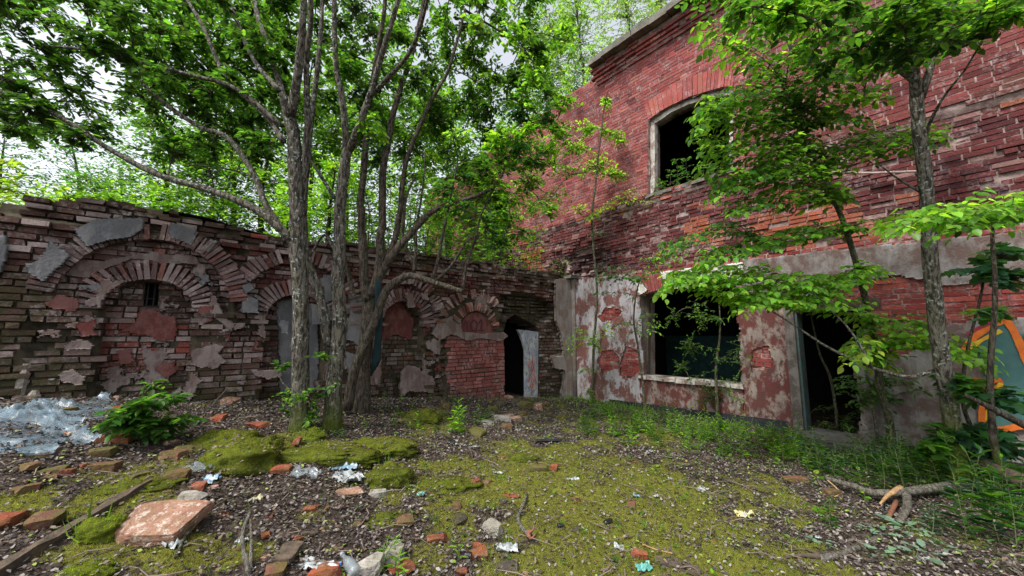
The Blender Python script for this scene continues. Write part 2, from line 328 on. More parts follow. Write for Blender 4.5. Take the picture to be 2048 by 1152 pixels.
# upper ground behind the ruined wall
def upper_ground():
    mb = MB(); n = 46; m = 30; V = []; 
    for j in range(m):
        p = -.25 - (j / (m - 1)) ** 2.2 * 60
        for i in range(n):
            q = .3 + (i / (n - 1)) * 13 + (i == n - 1) * 0
            if i == n - 1: q = 60
            w = CO + DR * p + DL * q; h = 2.95 + .06 * min(abs(p), 4) * 0 + .25 * float(fbm(q * .8, p * .8, 12)) + (.25 * math.exp(-((q - 7.6) / 1.2) ** 2 - (p + .6) ** 2)); V.append((w[0], w[1], h))
    F = [(j * n + i, j * n + i + 1, (j + 1) * n + i + 1, (j + 1) * n + i) for j in range(m - 1) for i in range(n - 1)]
    mb.add(V, F); mb.build('upper_terrain', mat_plain('overgrown_soil', (.05, .06, .02), (.06, .045, .03), .95, 4, .8), None, True)['kind'] = 'structure'
upper_ground()
# ------------------------------------------------------------------ brickwork generator
def seg(poly, v):
    xs = []; n = len(poly)
    for i in range(n):
        (x1, y1), (x2, y2) = poly[i], poly[(i + 1) % n]
        if (y1 > v) != (y2 > v): xs.append((x2 - x1) * (v - y1) / (y2 - y1) + x1)
    xs.sort(); return [(xs[i], xs[i + 1]) for i in range(0, len(xs) - 1, 2)]
def brickwork(W, name, par, mat, u0, u1, v0, vtop, cut, depth, colf, bl=.255, ch=.078, gap=.012, vis=None, jit=.004, thick=.16, miss=0.0, wob=0.0):
    mb = MB(); r = 0; v = v0
    while True:
        v += ch; r += 1
        if v > 20 or v > max(vtop(u) for u in np.linspace(u0, u1, 60)): break
        u = u0 - random.uniform(0, bl); half = False
        while u < u1:
            half = random.random() < .35 if r % 2 else random.random() < .15
            l = (bl / 2 if half else bl) * random.uniform(.9, 1.06); a, b = u, u + l; u = b
            vm = v + ch / 2
            if vm > vtop((a + b) / 2) + random.uniform(-.02, .02): continue
            spans = [(a, b)]
            for poly in cut:
                for (s0, s1) in seg(poly, vm):
                    ns = []
                    for (x, y) in spans:
                        if y <= s0 or x >= s1: ns.append((x, y)); continue
                        if x < s0 - .03: ns.append((x, s0))
                        if y > s1 + .03: ns.append((s1, y))
                    spans = ns
            for (x, y) in spans:
                um = (x + y) / 2
                if miss and random.random() < miss * (1 if not callable(miss) else 1): continue
                dn = depth(um, vm)
                if dn is None: continue
                d, rough, pm = dn
                if random.random() < pm: continue
                d += random.gauss(0, rough); col = colf(um, vm); g = gap / 2 * random.uniform(.6, 1.4); wv = wob * float(fbm(um * .7, r * .3, 8, 2))
                top = v + ch - g + wv; bot = v + g * .4 + wv; j = jit * (1 + rough * 9); e = random.uniform(.002, .005) + rough * .12; x0, x1 = x + g, y - g
                if x1 - x0 < .02: continue
                q = []
                for (uu, vv, nn) in [(x0, bot, d - thick), (x1, bot, d - thick), (x1 - e, bot + e, d), (x0 + e, bot + e, d), (x0, top, d - thick), (x1, top, d - thick), (x1 - e, top - e, d), (x0 + e, top - e, d)]:
                    q.append(W.w(uu + random.gauss(0, j), vv + random.gauss(0, j * .6), nn + random.gauss(0, j)))
                if np.dot(np.cross(W.U, ZZ), W.N) > 0: pass
                mb.box(q, col)
    return mb.build(name, mat, par)
def backing(W, name, par, mat, u0, u1, v0, vtop, cut, depth, st=.045, off=.018):
    us = np.arange(u0, u1 + st, st); vs = np.arange(v0, max(vtop(u) for u in us) + st, st); U, V = np.meshgrid(us, vs); Dn = np.zeros(U.shape)
    for j in range(U.shape[0]):
        for i in range(U.shape[1]):
            d = depth(U[j, i], V[j, i]); Dn[j, i] = (d[0] if d else -.2) - off - (d[1] if d else 0) * 1.1
    Dn -= (.012 if off > .01 else .003) * (fbm(U * 9, V * 9, 31, 3) + .6)
    uc = (U[:-1, :-1] + U[1:, 1:]) / 2; vc = (V[:-1, :-1] + V[1:, 1:]) / 2; ok = np.ones(uc.shape, bool)
    for p in cut: ok &= ~inpoly(uc, vc, p)
    tv = np.array([vtop(u) for u in uc[0]]); ok &= vc < tv[None, :] - .02
    Pn = CO[None, None] + U[..., None] * W.U + V[..., None] * ZZ + Dn[..., None] * W.N; i = np.arange(U.size).reshape(U.shape)
    F = np.stack([i[:-1, :-1], i[:-1, 1:], i[1:, 1:], i[1:, :-1]], -1)[ok]
    return raw_mesh(name, Pn.reshape(-1, 3), F, None, mat, par)
def voussoirs(mb, W, path, h, n, d0, d1, colf, jit=.006, gap=.006, thick=.18, pm=0.0, fan=None):
    pt = catmull([(a, b, 0) for a, b in path], n + 1)[:, :2]
    for k in range(n):
        if random.random() < pm: continue
        a, b = pt[k], pt[k + 1]; t = b - a; nn = A([-t[1], t[0]]); nn = nn / (np.linalg.norm(nn) + 1e-9)
        if nn[1] < 0: nn = -nn
        if fan is not None: na = nrm(a - fan); nb = nrm(b - fan)
        else: na = nb = nn
        hh = h * random.uniform(.92, 1.06); tt = t / (np.linalg.norm(t) + 1e-9) * gap; d = d0 + random.gauss(0, d1); p = [a + tt, b - tt, b + nb * hh - tt, a + na * hh + tt]
        q = [W.w(x[0] + random.gauss(0, jit), x[1] + random.gauss(0, jit), d - thick) for x in p] + [W.w(x[0] + random.gauss(0, jit), x[1] + random.gauss(0, jit), d + random.gauss(0, jit)) for x in p]
        mb.box(q, colf(*((a + b) / 2)))
def sheet(W, name, par, mat, add, sub=(), d=.02, th=.025, cell=.022, amp=.035, seed=1, dfun=None, label=None, holes=0.0, smooth=False, keep=None):
    allp = [p for q in add for p in q]; u0 = min(p[0] for p in allp) - .1; u1 = max(p[0] for p in allp) + .1; v0 = min(p[1] for p in allp) - .1; v1 = max(p[1] for p in allp) + .1
    U, V = np.meshgrid(np.arange(u0, u1, cell), np.arange(v0, v1, cell)); uc = U[:-1, :-1] + cell / 2; vc = V[:-1, :-1] + cell / 2
    un = uc + amp * fbm(uc * 6, vc * 6, seed, 4, .6); vn_ = vc + amp * fbm(uc * 6, vc * 6, seed + 50, 4, .6); ok = np.zeros(uc.shape, bool)
    for p in add: ok |= inpoly(un, vn_, p)
    for p in sub: ok &= ~inpoly(un, vn_, p)
    if holes: ok &= fbm(uc * 3.1, vc * 3.1, seed + 9, 5, .6) < (1 - holes) * .8
    if keep is not None: ok &= fbm(uc * 2.3, vc * 2.8, seed + 19, 6, .62) > keep
    if not ok.any(): return None
    sm = RNG.normal(0, cell * .16, U.shape); sm2 = RNG.normal(0, cell * .16, U.shape); Dd = d + .006 * fbm(U * 5, V * 5, seed + 3, 3)
    if dfun is not None: Dd = Dd + dfun(U, V)
    def pos(D_): return (CO[None, None] + (U + sm)[..., None] * W.U + (V + sm2)[..., None] * ZZ + D_[..., None] * W.N).reshape(-1, 3)
    n = U.size; i = np.arange(n).reshape(U.shape); a, b, c, e = i[:-1, :-1], i[:-1, 1:], i[1:, 1:], i[1:, :-1]; F = [np.stack([a, b, c, e], -1)[ok]]
    pad = np.pad(ok, 1)
    for (dy, dx, s, t) in ((0, -1, a, e), (0, 1, b, c), (-1, 0, a, b), (1, 0, e, c)):
        nb = pad[1 + dy:1 + dy + ok.shape[0], 1 + dx:1 + dx + ok.shape[1]]; k = ok & ~nb; F.append(np.stack([s, t, t + n, s + n], -1)[k])
    F = np.concatenate(F); Vv = np.concatenate([pos(Dd), pos(Dd - th)]); used, inv = np.unique(F, return_inverse=True)
    o = raw_mesh(name, Vv[used], inv.reshape(F.shape), None, mat, par, smooth)
    if label: o['label'] = label
    return o
# ------------------------------------------------------------------ the ruined arcade wall (left)
def jc(c, k=.16, a=0.0): s = random.uniform(1 - k, 1 + k); return (c[0] * s * random.uniform(.94, 1.06), c[1] * s, c[2] * s, a)
LTOP = LW.pts([(-60, 398), (60, 393), (130, 388), (240, 392), (330, 418), (430, 440), (520, 462), (620, 476), (700, 484), (850, 506), (1000, 526), (1145, 552)])[::-1]
LTU = [p[0] for p in LTOP]; LTV = [p[1] for p in LTOP]
def ltop(u): return float(np.interp(u, LTU, LTV)) + .05 * float(vn(np.array(u * 2.3), np.array(.5), 4)) - .02
def arcpoly(cu, hw, spring, base, rise=None):
    rise = rise or hw; return [(cu - hw, base), (cu - hw, spring)] + [(cu - hw * math.cos(t), spring + rise * math.sin(t)) for t in np.linspace(.15, math.pi - .15, 11)] + [(cu + hw, spring), (cu + hw, base)]
def arcpath(cu, hw, spring, rise=None, a0=0.0, a1=math.pi, n=9):
    rise = rise or hw; return [(cu - hw * math.cos(t), spring + rise * math.sin(t)) for t in np.linspace(a0, a1, n)]
N1, N2, N3, N4 = 7.97, 6.32, 4.62, 3.03
NICHE = [arcpoly(N1, .41, 1.93, 0, .36), arcpoly(N2, .41, 1.85, 0, .36), arcpoly(N3, .40, 1.78, 0, .42)]
RING = [arcpoly(N1, .66, 1.93, 1.93, .60), arcpoly(N2, .64, 1.85, 1.85, .58), arcpoly(N3, .62, 1.78, 1.78, .62)]
TYM = [arcpoly(N1, .80, 1.95, 0, .86), arcpoly(N2, .78, 1.9, 0, .82), arcpoly(N3, .74, 1.85, 0, .76)]
OUTR = [arcpoly(N1, 1.03, 1.95, 1.98, 1.08), arcpoly(N2, .99, 1.9, 1.95, 1.02), arcpoly(N3, .93, 1.85, 1.9, .95)]
PANEL = LW.pts([(897, 815), (893, 672), (1012, 672), (1014, 815)])
TYMP4 = LW.pts([(919, 668), (921, 650), (930, 634), (943, 626), (958, 625), (972, 636), (984, 652), (988, 668)])
SOFFIT = LW.pts([(1000, 585), (1060, 588), (1118, 606), (1114, 628), (1080, 655), (1050, 640), (1014, 645)])
DOORH = LW.pts([(1011, 830), (1009, 700), (1007, 668), (1014, 640), (1030, 628), (1052, 640), (1079, 656), (1077, 830)])
LCUT_ALL = [DOORH]
def inp(poly, u, v):
    r = False; n = len(poly)
    for i in range(n):
        (x1, y1), (x2, y2) = poly[i], poly[(i + 1) % n]
        if (y1 > v) != (y2 > v) and u < (x2 - x1) * (v - y1) / (y2 - y1) + x1: r = not r
    return r
def fb(u, v, s=0, o=3): return float(fbm(np.array(u), np.array(v), s, o))
SLOT = LW.pts([(284, 610), (284, 560), (313, 562), (312, 612)])
def ldepth(u, v):
    for k, p in enumerate(NICHE):
        if inp(p, u, v): return (-.24 + .02 * fb(u * 3, v * 3, 7), .007, .01 if k else .03)
    if inp(PANEL, u, v): return (.0, .003, 0)
    if inp(TYMP4, u, v): return (-.02, .004, 0)
    if inp(SOFFIT, u, v): return (-.34 + .08 * fb(u * 5, v * 5, 3), .05, .05)
    for p in RING:
        if inp(p, u, v): return (-.06, .006, .0)
    for p in TYM:
        if inp(p, u, v) and v > 1.9: return (-.07 + .02 * fb(u * 4, v * 4, 2), .007, .02)
    if u < 1.95: return (-.04 + .09 * fb(u * 5, v * 5, 9), .025, .06)
    t = ltop(u)
    if v > 2.9 or v > t - .2: return (-.10 + .06 * fb(u * 3, v * 4, 6), .035, .12)
    if v > 2.80: return (.06 + .03 * fb(u * 2, v, 3), .02, .06)
    e = fb(u * 1.3, v * 1.6, 15, 4); d = .01 + .05 * e
    rr = .007 + .022 * max(0, e + .1)
    if 3.75 < u < 4.3 and v < 2.2: rr += .012; d -= .03
    if u > 8.6: rr += .006
    cav = fb(u * 2.6, v * 3.6, 57, 4)
    if cav > .36: return (d - .07, .02, .35)
    return (d, rr, .015 + (.06 if e < -.25 else 0))
def lcol(u, v):
    g = v - float(G(*(CO + DL * u)[:2])); n = fb(u * 1.7, v * 2.2, 33); ms = .0
    c = (.135, .078, .068) if n > -.05 else (.10, .06, .052)
    if n > .28: c = (.20, .145, .135)
    if inp(PANEL, u, v): c = (.27, .10, .09) if random.random() < .75 else (.20, .075, .068); return jc(c, .15, .08 + .5 * (1 - sstep(0, .3, g)))
    if inp(NICHE[0], u, v) and 1.1 < v < 1.75 and fb(u * 3, v * 3, 8) > -.3: c = (.24, .07, .06)
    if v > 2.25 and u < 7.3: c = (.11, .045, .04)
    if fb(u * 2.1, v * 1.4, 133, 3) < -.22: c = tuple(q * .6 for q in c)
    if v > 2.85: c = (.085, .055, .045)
    if random.random() < .2: c = (.29, .235, .225)
    if random.random() < .02: c = (.26, .08, .055)
    ms = .85 * (1 - float(sstep(0, .6, g))) + .65 * float(sstep(8.35, 9.0, u)) * (1 - float(sstep(2.0, 2.6, v))) + .55 * float(sstep(2.5, 3.0, v)) * max(0, .4 + fb(u, v, 71))
    if 3.8 < u < 4.4: ms += .55
    if u < 2.3: ms += .35
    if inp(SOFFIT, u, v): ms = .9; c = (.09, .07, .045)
    return jc(c, .22, min(1, ms + .22 * (v < 2.2) + max(0, .8 * fb(u * 1.1, v * 1.3, 90))))
lw = thing('ruined_arcade_wall', 'long low crumbling brick wall with row of blind arches and trees growing on top', 'wall', CO + DL * 5)
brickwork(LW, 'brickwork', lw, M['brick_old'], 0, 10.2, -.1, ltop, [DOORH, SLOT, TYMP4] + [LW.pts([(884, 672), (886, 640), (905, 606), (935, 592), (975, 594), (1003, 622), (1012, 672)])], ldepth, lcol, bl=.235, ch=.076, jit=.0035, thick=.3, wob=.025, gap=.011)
backing(LW, 'wall_core', lw, M['mortar'], 0, 10.2, -.1, ltop, [DOORH, SLOT], ldepth)
def vcol(u, v):
    c = random.choice([(.17, .12, .12), (.21, .155, .155), (.13, .09, .085), (.27, .22, .215), (.18, .085, .075)]); return jc(c, .2, .25 if random.random() < .4 else 0)
for k, (cu, sp, hw, rs) in enumerate([(N1, 1.93, .41, .36), (N2, 1.85, .41, .36), (N3, 1.78, .40, .42)]):
    mb = MB(); voussoirs(mb, LW, arcpath(cu, hw, sp, rs, -.1, math.pi + .1, 13), .24, 25, .0, .006, vcol, jit=.004, gap=.003, pm=.0); mb.build('inner_arch', M['brick_old'], lw)
    mb = MB()
    if k == 0: voussoirs(mb, LW, arcpath(cu, .80, 1.93, .86, .12, 1.55, 12), .22, 23, .11, .012, vcol, jit=.006, gap=.004, pm=.0); 
    if k == 0: voussoirs(mb, LW, arcpath(cu, .80, 1.93, .86, 1.65, 3.0, 12), .20, 21, .05, .01, vcol, jit=.005, gap=.004, pm=.0)
    if k == 1: voussoirs(mb, LW, arcpath(cu, .78, 1.88, .82, .1, 3.0, 15), .21, 34, .06, .02, vcol, jit=.008, pm=.12)
    if k == 2: voussoirs(mb, LW, arcpath(cu, .62, 1.82, .70, .15, 1.75, 12), .21, 20, .07, .03, vcol, jit=.01, pm=.12)
    mb.build('outer_arch', M['brick_old'], lw)
# render-faced stones of the outer arch (each its own block)
for poly, dd in [([(57, 529), (76, 529), (95, 507), (107, 486), (128, 501), (146, 515), (119, 541), (93, 565), (62, 546)], .13),
             ([(153, 462), (191, 445), (220, 442), (291, 441), (290, 452), (286, 462), (267, 476), (220, 484), (177, 496)], .12), ([(337, 462), (344, 450), (394, 462), (389, 472), (391, 479), (382, 493), (341, 476)], .12),
             ([(404, 496), (421, 482), (434, 487), (416, 508)], .125), ([(480, 624), (482, 603), (496, 593), (515, 600), (515, 627)], .09), ([(482, 575), (500, 567), (507, 580), (490, 588)], .135)]:
    sheet(LW, 'arch_facing', lw, M['pl_grey'], [LW.pts(poly)], d=dd, th=.10, cell=.015, amp=.008, seed=int(poly[0][0]), label='grey rendered facing stone of the outer arch')
# plaster remains on the left wall
def lsh(mat, polys, d=.025, seed=0, amp=.05, **k): sheet(LW, 'render_patch', lw, M[mat], [LW.pts(p) for p in polys], d=d, th=.035, cell=.016, amp=amp, seed=seed, **k)
lsh('pl_pink', [[(120, 548), (150, 515), (200, 520), (255, 512), (300, 505), (390, 510), (402, 530), (360, 528), (320, 524), (262, 517), (240, 525), (190, 548), (160, 558)]], -.04, 3, label='pinkish render left between the arches')
lsh('pl_pink', [[(395, 528), (412, 540), (405, 552), (380, 545)], [(424, 590), (432, 592), (445, 625), (470, 650), (462, 662), (440, 640), (416, 628)]], .02, 5)
lsh('pl_pink', [[(378, 706), (420, 690), (445, 690), (440, 705), (452, 722), (430, 738), (380, 728)], [(130, 690), (155, 680), (185, 688), (180, 703), (140, 700)], [(120, 748), (150, 735), (172, 752), (166, 768), (125, 765)]], .03, 6)
lsh('pl_pink', [[(500, 740), (555, 738), (565, 748), (540, 757), (505, 750)], [(365, 780), (385, 745), (402, 760), (380, 800)], [(338, 790), (362, 770), (366, 785), (350, 800)]], .03, 8)
lsh('pl_red', [[(276, 618), (300, 622), (352, 628), (345, 680), (320, 683), (290, 672), (270, 665), (235, 664), (262, 650)], [(225, 700), (262, 700), (268, 725), (240, 730)], [(300, 740), (345, 722), (350, 745), (330, 760)]], -.215, 11, label='dull red render inside the first niche')
lsh('pl_red', [[(150, 648), (190, 642), (195, 670), (165, 675)], [(85, 610), (120, 590), (160, 600), (150, 622)], [(395, 615), (430, 610), (425, 640), (402, 645)]], .02, 12)
lsh('pl_grey', [[(556, 640), (576, 644), (576, 668), (558, 664)], [(618, 612), (655, 608), (660, 640), (640, 650), (620, 648)]], .03, 13)
lsh('pl_grey', [[(560, 600), (620, 590), (640, 640), (645, 780), (610, 790), (565, 790)]], -.21, 14, label='grey render filling the second niche')
lsh('pl_grey', [[(700, 590), (730, 580), (738, 640), (720, 690), (690, 680)], [(640, 560), (665, 552), (672, 600), (650, 606)], [(690, 705), (735, 710), (730, 750), (700, 760)]], .03, 15, amp=.07)
lsh('pl_red', [[(752, 590), (790, 578), (812, 600), (836, 640), (834, 680), (800, 668), (770, 690), (755, 700)]], -.21, 16, label='reddish render inside the third niche')
lsh('pl_pink', [[(800, 745), (812, 730), (836, 736), (868, 760), (868, 784), (820, 780), (800, 792)]], .02, 17)
lsh('pl_pink', [[(806, 585), (822, 590), (828, 612), (812, 616)], [(835, 588), (850, 585), (852, 600), (838, 598)], [(742, 730), (760, 720), (760, 760), (745, 768)]], .09, 18)
sheet(LW, 'render_patch', lw, M['pl_pink'], [LW.pts([(862, 668), (876, 640), (900, 632), (920, 640), (922, 664), (960, 668), (1005, 664), (1014, 672), (1002, 682), (960, 676), (930, 680), (900, 668), (878, 680)])], d=.035, th=.04, cell=.014, amp=.03, seed=21)
sheet(LW, 'tympanum', lw, M['pl_red'], [TYMP4], d=-.005, th=.04, cell=.014, amp=.01, seed=22, label='smooth red half-round with dark number above the brick infill')
sheet(LW, 'render_patch', lw, M['pl_beige'], [LW.pts([(1109, 560), (1146, 556), (1146, 800), (1120, 800), (1126, 740), (1105, 735), (1101, 712), (1126, 712), (1120, 670), (1108, 640)])], d=.05, th=.06, cell=.02, amp=.04, seed=23, label='beige render strip at the corner')
sheet(LW, 'render_patch', lw, M['pl_pink'], [LW.pts([(948, 594), (975, 590), (984, 606), (975, 620), (958, 616), (947, 606)])], d=.03, th=.05, cell=.014, amp=.02, seed=24)
FIELD = LW.pts([(30, 520), (150, 500), (420, 520), (560, 560), (640, 560), (880, 590), (880, 780), (640, 760), (420, 770), (100, 760)])
for sd_, mt_, kp_ in ((101, 'pl_pink', .30), (202, 'pl_grey', .52), (303, 'pl_pink', .34), (404, 'pl_red', .36)):
    sheet(LW, 'flaking_render', lw, M[mt_], [FIELD], NICHE + [TYMP4, PANEL], d=.022 + sd_ * 1e-5, th=.03, cell=.016, amp=.02, seed=sd_, keep=kp_)
    sheet(LW, 'flaking_render', lw, M[mt_], [NICHE[0]], [[(p[0] + (.03 if p[0] > 8 else -.03), p[1] + (.03 if p[1] > 2.2 else -.03)) for p in SLOT]], d=-.225, th=.02, cell=.016, amp=.01, seed=sd_ + 5, keep=kp_ + .10)
sheet(LW, 'render_patch', lw, M['pl_grey'], [LW.pts([(-30, 470), (18, 474), (14, 520), (4, 545), (-30, 560)])], d=.06, th=.06, cell=.016, amp=.01, seed=55)
mb = MB(); fc = A([3.04, 1.62])
voussoirs(mb, LW, arcpath(3.04, .44, 1.64, .44, .1, 3.05, 13), .18, 24, .02, .04, lambda u, v: jc(random.choice([(.36, .27, .24), (.25, .12, .1), (.18, .11, .09)]), .2), jit=.014, gap=.012, pm=.05, fan=fc)
mb.build('inner_arch', M['brick_old'], lw)
mb = MB(); voussoirs(mb, LW, arcpath(3.1, .74, 1.62, .72, .75, 2.9, 13), .19, 26, .05, .05, lambda u, v: jc(random.choice([(.34, .26, .23), (.22, .13, .11), (.18, .11, .09)]), .2), jit=.02, gap=.012, pm=.12, fan=fc)
mb.build('outer_arch', M['brick_old'], lw)
# slot window: iron bars in the slot, dark behind
def bars():
    mb = MB(); (a, b), (c, d) = LW.uv(284, 610), LW.uv(313, 560)
    mb.wbox(LW, c - .03, a + .03, b - .03, d + .03, -.52, -.5); o = mb.build('recess_back', M['black'], lw)
    mb = MB()
    for u in (a - .02, c + .02): tube(mb, [LW.w(u, b, -.24), LW.w(u, d, -.24)], [.008, .008], 6)
    tube(mb, [LW.w(a, b + .1, -.24), LW.w(c, b + .1, -.24)], [.006, .006], 6); mb.build('window_bars', M['tar'], lw)
bars()
def letters(par, W, strokes, r, d, mat, name):
    for s in strokes:
        mb = MB(); uv = [W.uv(*p) for p in s]; pts = catmull([(a, b, 0) for a, b in uv], max(6, len(uv) * 4)) if len(uv) > 2 else np.array([(a, b, 0) for a, b in uv], float)
        for i in range(len(pts) - 1):      # flat stroke of paint, 2 mm proud
            a, b = pts[i][:2], pts[i + 1][:2]; t = nrm(b - a); n = A([-t[1], t[0]]) * r * random.uniform(.8, 1.1); a = a - t * r * .4; b = b + t * r * .4
            q = [a - n, b - n, b + n, a + n]; z = .0012 * (i % 2)
            mb.add([W.w(x[0], x[1], d(x[0], x[1]) - .004) for x in q] + [W.w(x[0], x[1], d(x[0], x[1]) + .002 + z) for x in q], [(4, 5, 6, 7), (0, 1, 5, 4), (1, 2, 6, 5), (2, 3, 7, 6), (3, 0, 4, 7)])
        mb.build(name, mat, par)
dark_paint = mat_plain('dark_paint', (.05, .02, .03), (.09, .03, .04), .8, 30)
letters(lw, LW, [[(928, 648), (934, 643), (934, 663)], [(929, 663), (940, 663)], [(947, 640), (942, 648), (943, 658), (949, 662), (954, 655), (953, 645), (947, 640)], [(957, 647), (963, 640), (963, 661)], [(957, 661), (969, 661)]], .013, lambda u, v: .004, dark_paint, 'painted_number')
# leaning door slab with scribble inside the opening
def slab():
    mb = MB(); pl = LW.pts([(1036, 659), (1056, 661), (1077, 664), (1075, 830), (1052, 830), (1051, 700), (1046, 682)]); n = len(pl)
    mb.add([LW.w(u, v, -.07) for u, v in pl] + [LW.w(u, v, -.0) for u, v in pl], [tuple(range(n)), tuple(range(n, 2 * n))[::-1]] + [(i, (i + 1) % n, n + (i + 1) % n, n + i) for i in range(n)])
    o = mb.build('door_pier', mat_plaster('bluish_render', (.26, .30, .37), (.42, .44, .46), .5, (.14, .13, .13), 7, (.12, .10, .1)), lw); o['label'] = 'bluish grey pier with orange scribble beside the dark doorway'
    letters(o, LW, [[(1059, 716), (1057, 735), (1064, 722), (1063, 745), (1070, 722)], [(1060, 750), (1056, 765), (1067, 748), (1060, 775), (1071, 755)], [(1064, 708), (1066, 730), (1070, 745), (1066, 765), (1062, 790)], [(1058, 742), (1068, 738), (1061, 752)], [(1066, 770), (1072, 765), (1070, 752)]], .006, lambda u, v: .004, mat_plain('orange_spray', (.45, .10, .04), (.3, .07, .03), .7, 20), 'graffiti_scribble')
slab()
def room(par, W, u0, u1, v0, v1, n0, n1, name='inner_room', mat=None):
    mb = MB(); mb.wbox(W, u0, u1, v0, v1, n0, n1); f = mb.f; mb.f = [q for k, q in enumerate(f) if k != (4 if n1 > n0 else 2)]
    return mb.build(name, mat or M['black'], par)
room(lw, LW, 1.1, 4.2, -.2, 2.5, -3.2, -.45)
mb = MB(); t = .5
for a, b in [(0, 1), (1, 2), (2, 3), (3, 4), (4, 5), (5, 6), (6, 7)]:
    mb.add([LW.w(*DOORH[a], -.02), LW.w(*DOORH[b], -.02), LW.w(*DOORH[b], -t), LW.w(*DOORH[a], -t)], [(0, 1, 2, 3)])
mb.build('doorway_reveal', M['mortar'], lw)
# corner gutter stub / small cap stone at the corner
mb = MB(); tube(mb, [LW.w(.05, 3.02, .10), LW.w(.05, 2.85, .09), LW.w(.05, 1.5, .085), LW.w(.05, -.1, .085)], [.10, .055, .055, .05], 12, .05); mb.build('corner_roll', M['pl_beige'], lw, True)
mb = MB(); mb.wbox(LW, -.12, .30, 3.02, 3.10, -.2, .24, None, .01); mb.build('cap_stone', M['concrete'], lw)
# ------------------------------------------------------------------ the big brick building (right)
rb = thing('brick_building', 'tall abandoned red brick building with empty arched windows and an open doorway', 'building', CO + DR * 4)
UW = RW.pts([(1297, 385), (1297, 240), (1330, 217), (1370, 198), (1410, 184), (1440, 176), (1467, 171), (1467, 350)])
UW[0] = (UW[0][0], 4.68); UW[-1] = (UW[-1][0], 4.68)
GW = RW.pts([(1281, 757), (1281, 592), (1310, 582), (1360, 568), (1420, 558), (1486, 552), (1486, 770)]); GW[0] = (GW[0][0], .70); GW[-1] = (GW[-1][0], .70)
DO = RW.pts([(1590, 870), (1590, 636), (1722, 612), (1722, 880)]); DO[1] = (DO[1][0], 1.98); DO[2] = (DO[2][0], 1.98)
FWN = RW.pts([(968, 520), (968, 395), (985, 385), (1005, 380), (1018, 388), (1018, 520)]); FWN[0] = (FWN[0][0], 4.5); FWN[-1] = (FWN[-1][0], 4.5)
FARW = [(-7.2, 4.7), (-7.2, 6.6), (-6.2, 6.6), (-6.2, 4.7)]
def ringpoly(poly, h, side):  # band above the opening head
    top = [p for p in poly[1:-1]]; return [(top[0][0] - side, top[0][1])] + top + [(top[-1][0] + side, top[-1][1])] + [(p[0], p[1] + h) for p in reversed(top)]
UH = ringpoly(UW, .44, .0); GHD = ringpoly(GW, .36, .0)
FAN = [RW.pts([(1536, 424), (1528, 385), (1606, 378), (1590, 424)])]
HOLES = [RW.pts([(1272, 180), (1272, 172), (1282, 170), (1282, 178)]), RW.pts([(1355, 78), (1355, 72), (1372, 66), (1372, 73)]), RW.pts([(1135, 206), (1135, 200), (1148, 197), (1148, 203)])]
def rtop(u): return 8.30 if u > 1.02 else 8.25 + .12 * float(vn(np.array(u * 3.1), np.array(.2), 3)) - .25 * float(sstep(1.0, -6, u))
def rdepth(u, v):
    if v > 7.98 and u > 1.0: return (.05 * (1 + int((v - 7.98) / .08)), .008, .03)
    if v > 4.70: return (.0, .0022, .002)
    if v > 4.52: return (.035 if u > 1.4 or True else 0, .012, .03)
    if v > 3.0:
        e = fb(u * 1.1, v * 1.3, 25, 4); cav = math.exp(-((u - .35) / .9) ** 2 - ((v - 3.45) / .38) ** 2)
        return (-.02 + .03 * e - .28 * cav, .012 + .035 * cav + .012 * max(0, e), .01 + .12 * cav)
    return (-.005, .006, .003)
def rcol(u, v):
    n = fb(u * .9, v * 1.2, 61); r = random.random()
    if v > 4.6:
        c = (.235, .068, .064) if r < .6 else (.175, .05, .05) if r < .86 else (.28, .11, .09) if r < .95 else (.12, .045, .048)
        if u > 4.3: c = tuple(q * .66 for q in c)  # right part darker: shade painted into the brick colour
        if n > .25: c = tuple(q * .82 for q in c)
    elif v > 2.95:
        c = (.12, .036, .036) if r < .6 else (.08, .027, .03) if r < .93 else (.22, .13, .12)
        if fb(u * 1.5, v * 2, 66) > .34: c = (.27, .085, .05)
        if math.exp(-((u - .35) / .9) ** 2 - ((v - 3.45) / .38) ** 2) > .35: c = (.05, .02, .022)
    else: c = (.20, .045, .04) if r < .7 else (.27, .07, .055)
    ms = .5 * float(sstep(.6, 0, v)) + (.35 if 4.4 < v < 4.8 and fb(u * 3, v, 5) > .1 else 0)
    return jc(c, .16, ms)
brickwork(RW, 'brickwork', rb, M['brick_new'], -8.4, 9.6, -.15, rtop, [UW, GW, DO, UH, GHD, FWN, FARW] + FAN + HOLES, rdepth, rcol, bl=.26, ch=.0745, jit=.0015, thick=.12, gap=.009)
backing(RW, 'wall_core', rb, M['mortar_pale'], -8.4, 9.6, -.15, rtop, [UW, GW, DO, FWN, FARW], rdepth, st=.06, off=.004)
hc = lambda u, v: jc(random.choice([(.28, .08, .07), (.23, .06, .058), (.33, .115, .09)]), .12)
mb = MB(); pth = [p for p in UW[1:-1]]; voussoirs(mb, RW, pth, .44, 21, .012, .004, hc, jit=.003, gap=.005, fan=A([3.2, 2.6])); mb.build('window_arch', M['brick_new'], rb)
mb = MB(); voussoirs(mb, RW, GW[1:-1], .36, 23, .0, .006, lambda u, v: jc((.21, .055, .05), .15), jit=.004, gap=.005, fan=A([3.0, -1.6])); mb.build('window_arch', M['brick_new'], rb)
mb = MB()
for k, f in enumerate(FAN): voussoirs(mb, RW, [f[0], ((f[0][0] + f[3][0]) / 2, f[0][1]), f[3]], f[1][1] - f[0][1], 8 if k == 0 else 6, .0, .01, lambda u, v: jc((.19, .055, .045), .2), jit=.004, fan=A([(f[0][0] + f[3][0]) / 2, f[0][1] - .6]))
mb.build('blocked_arch', M['brick_new'], rb)
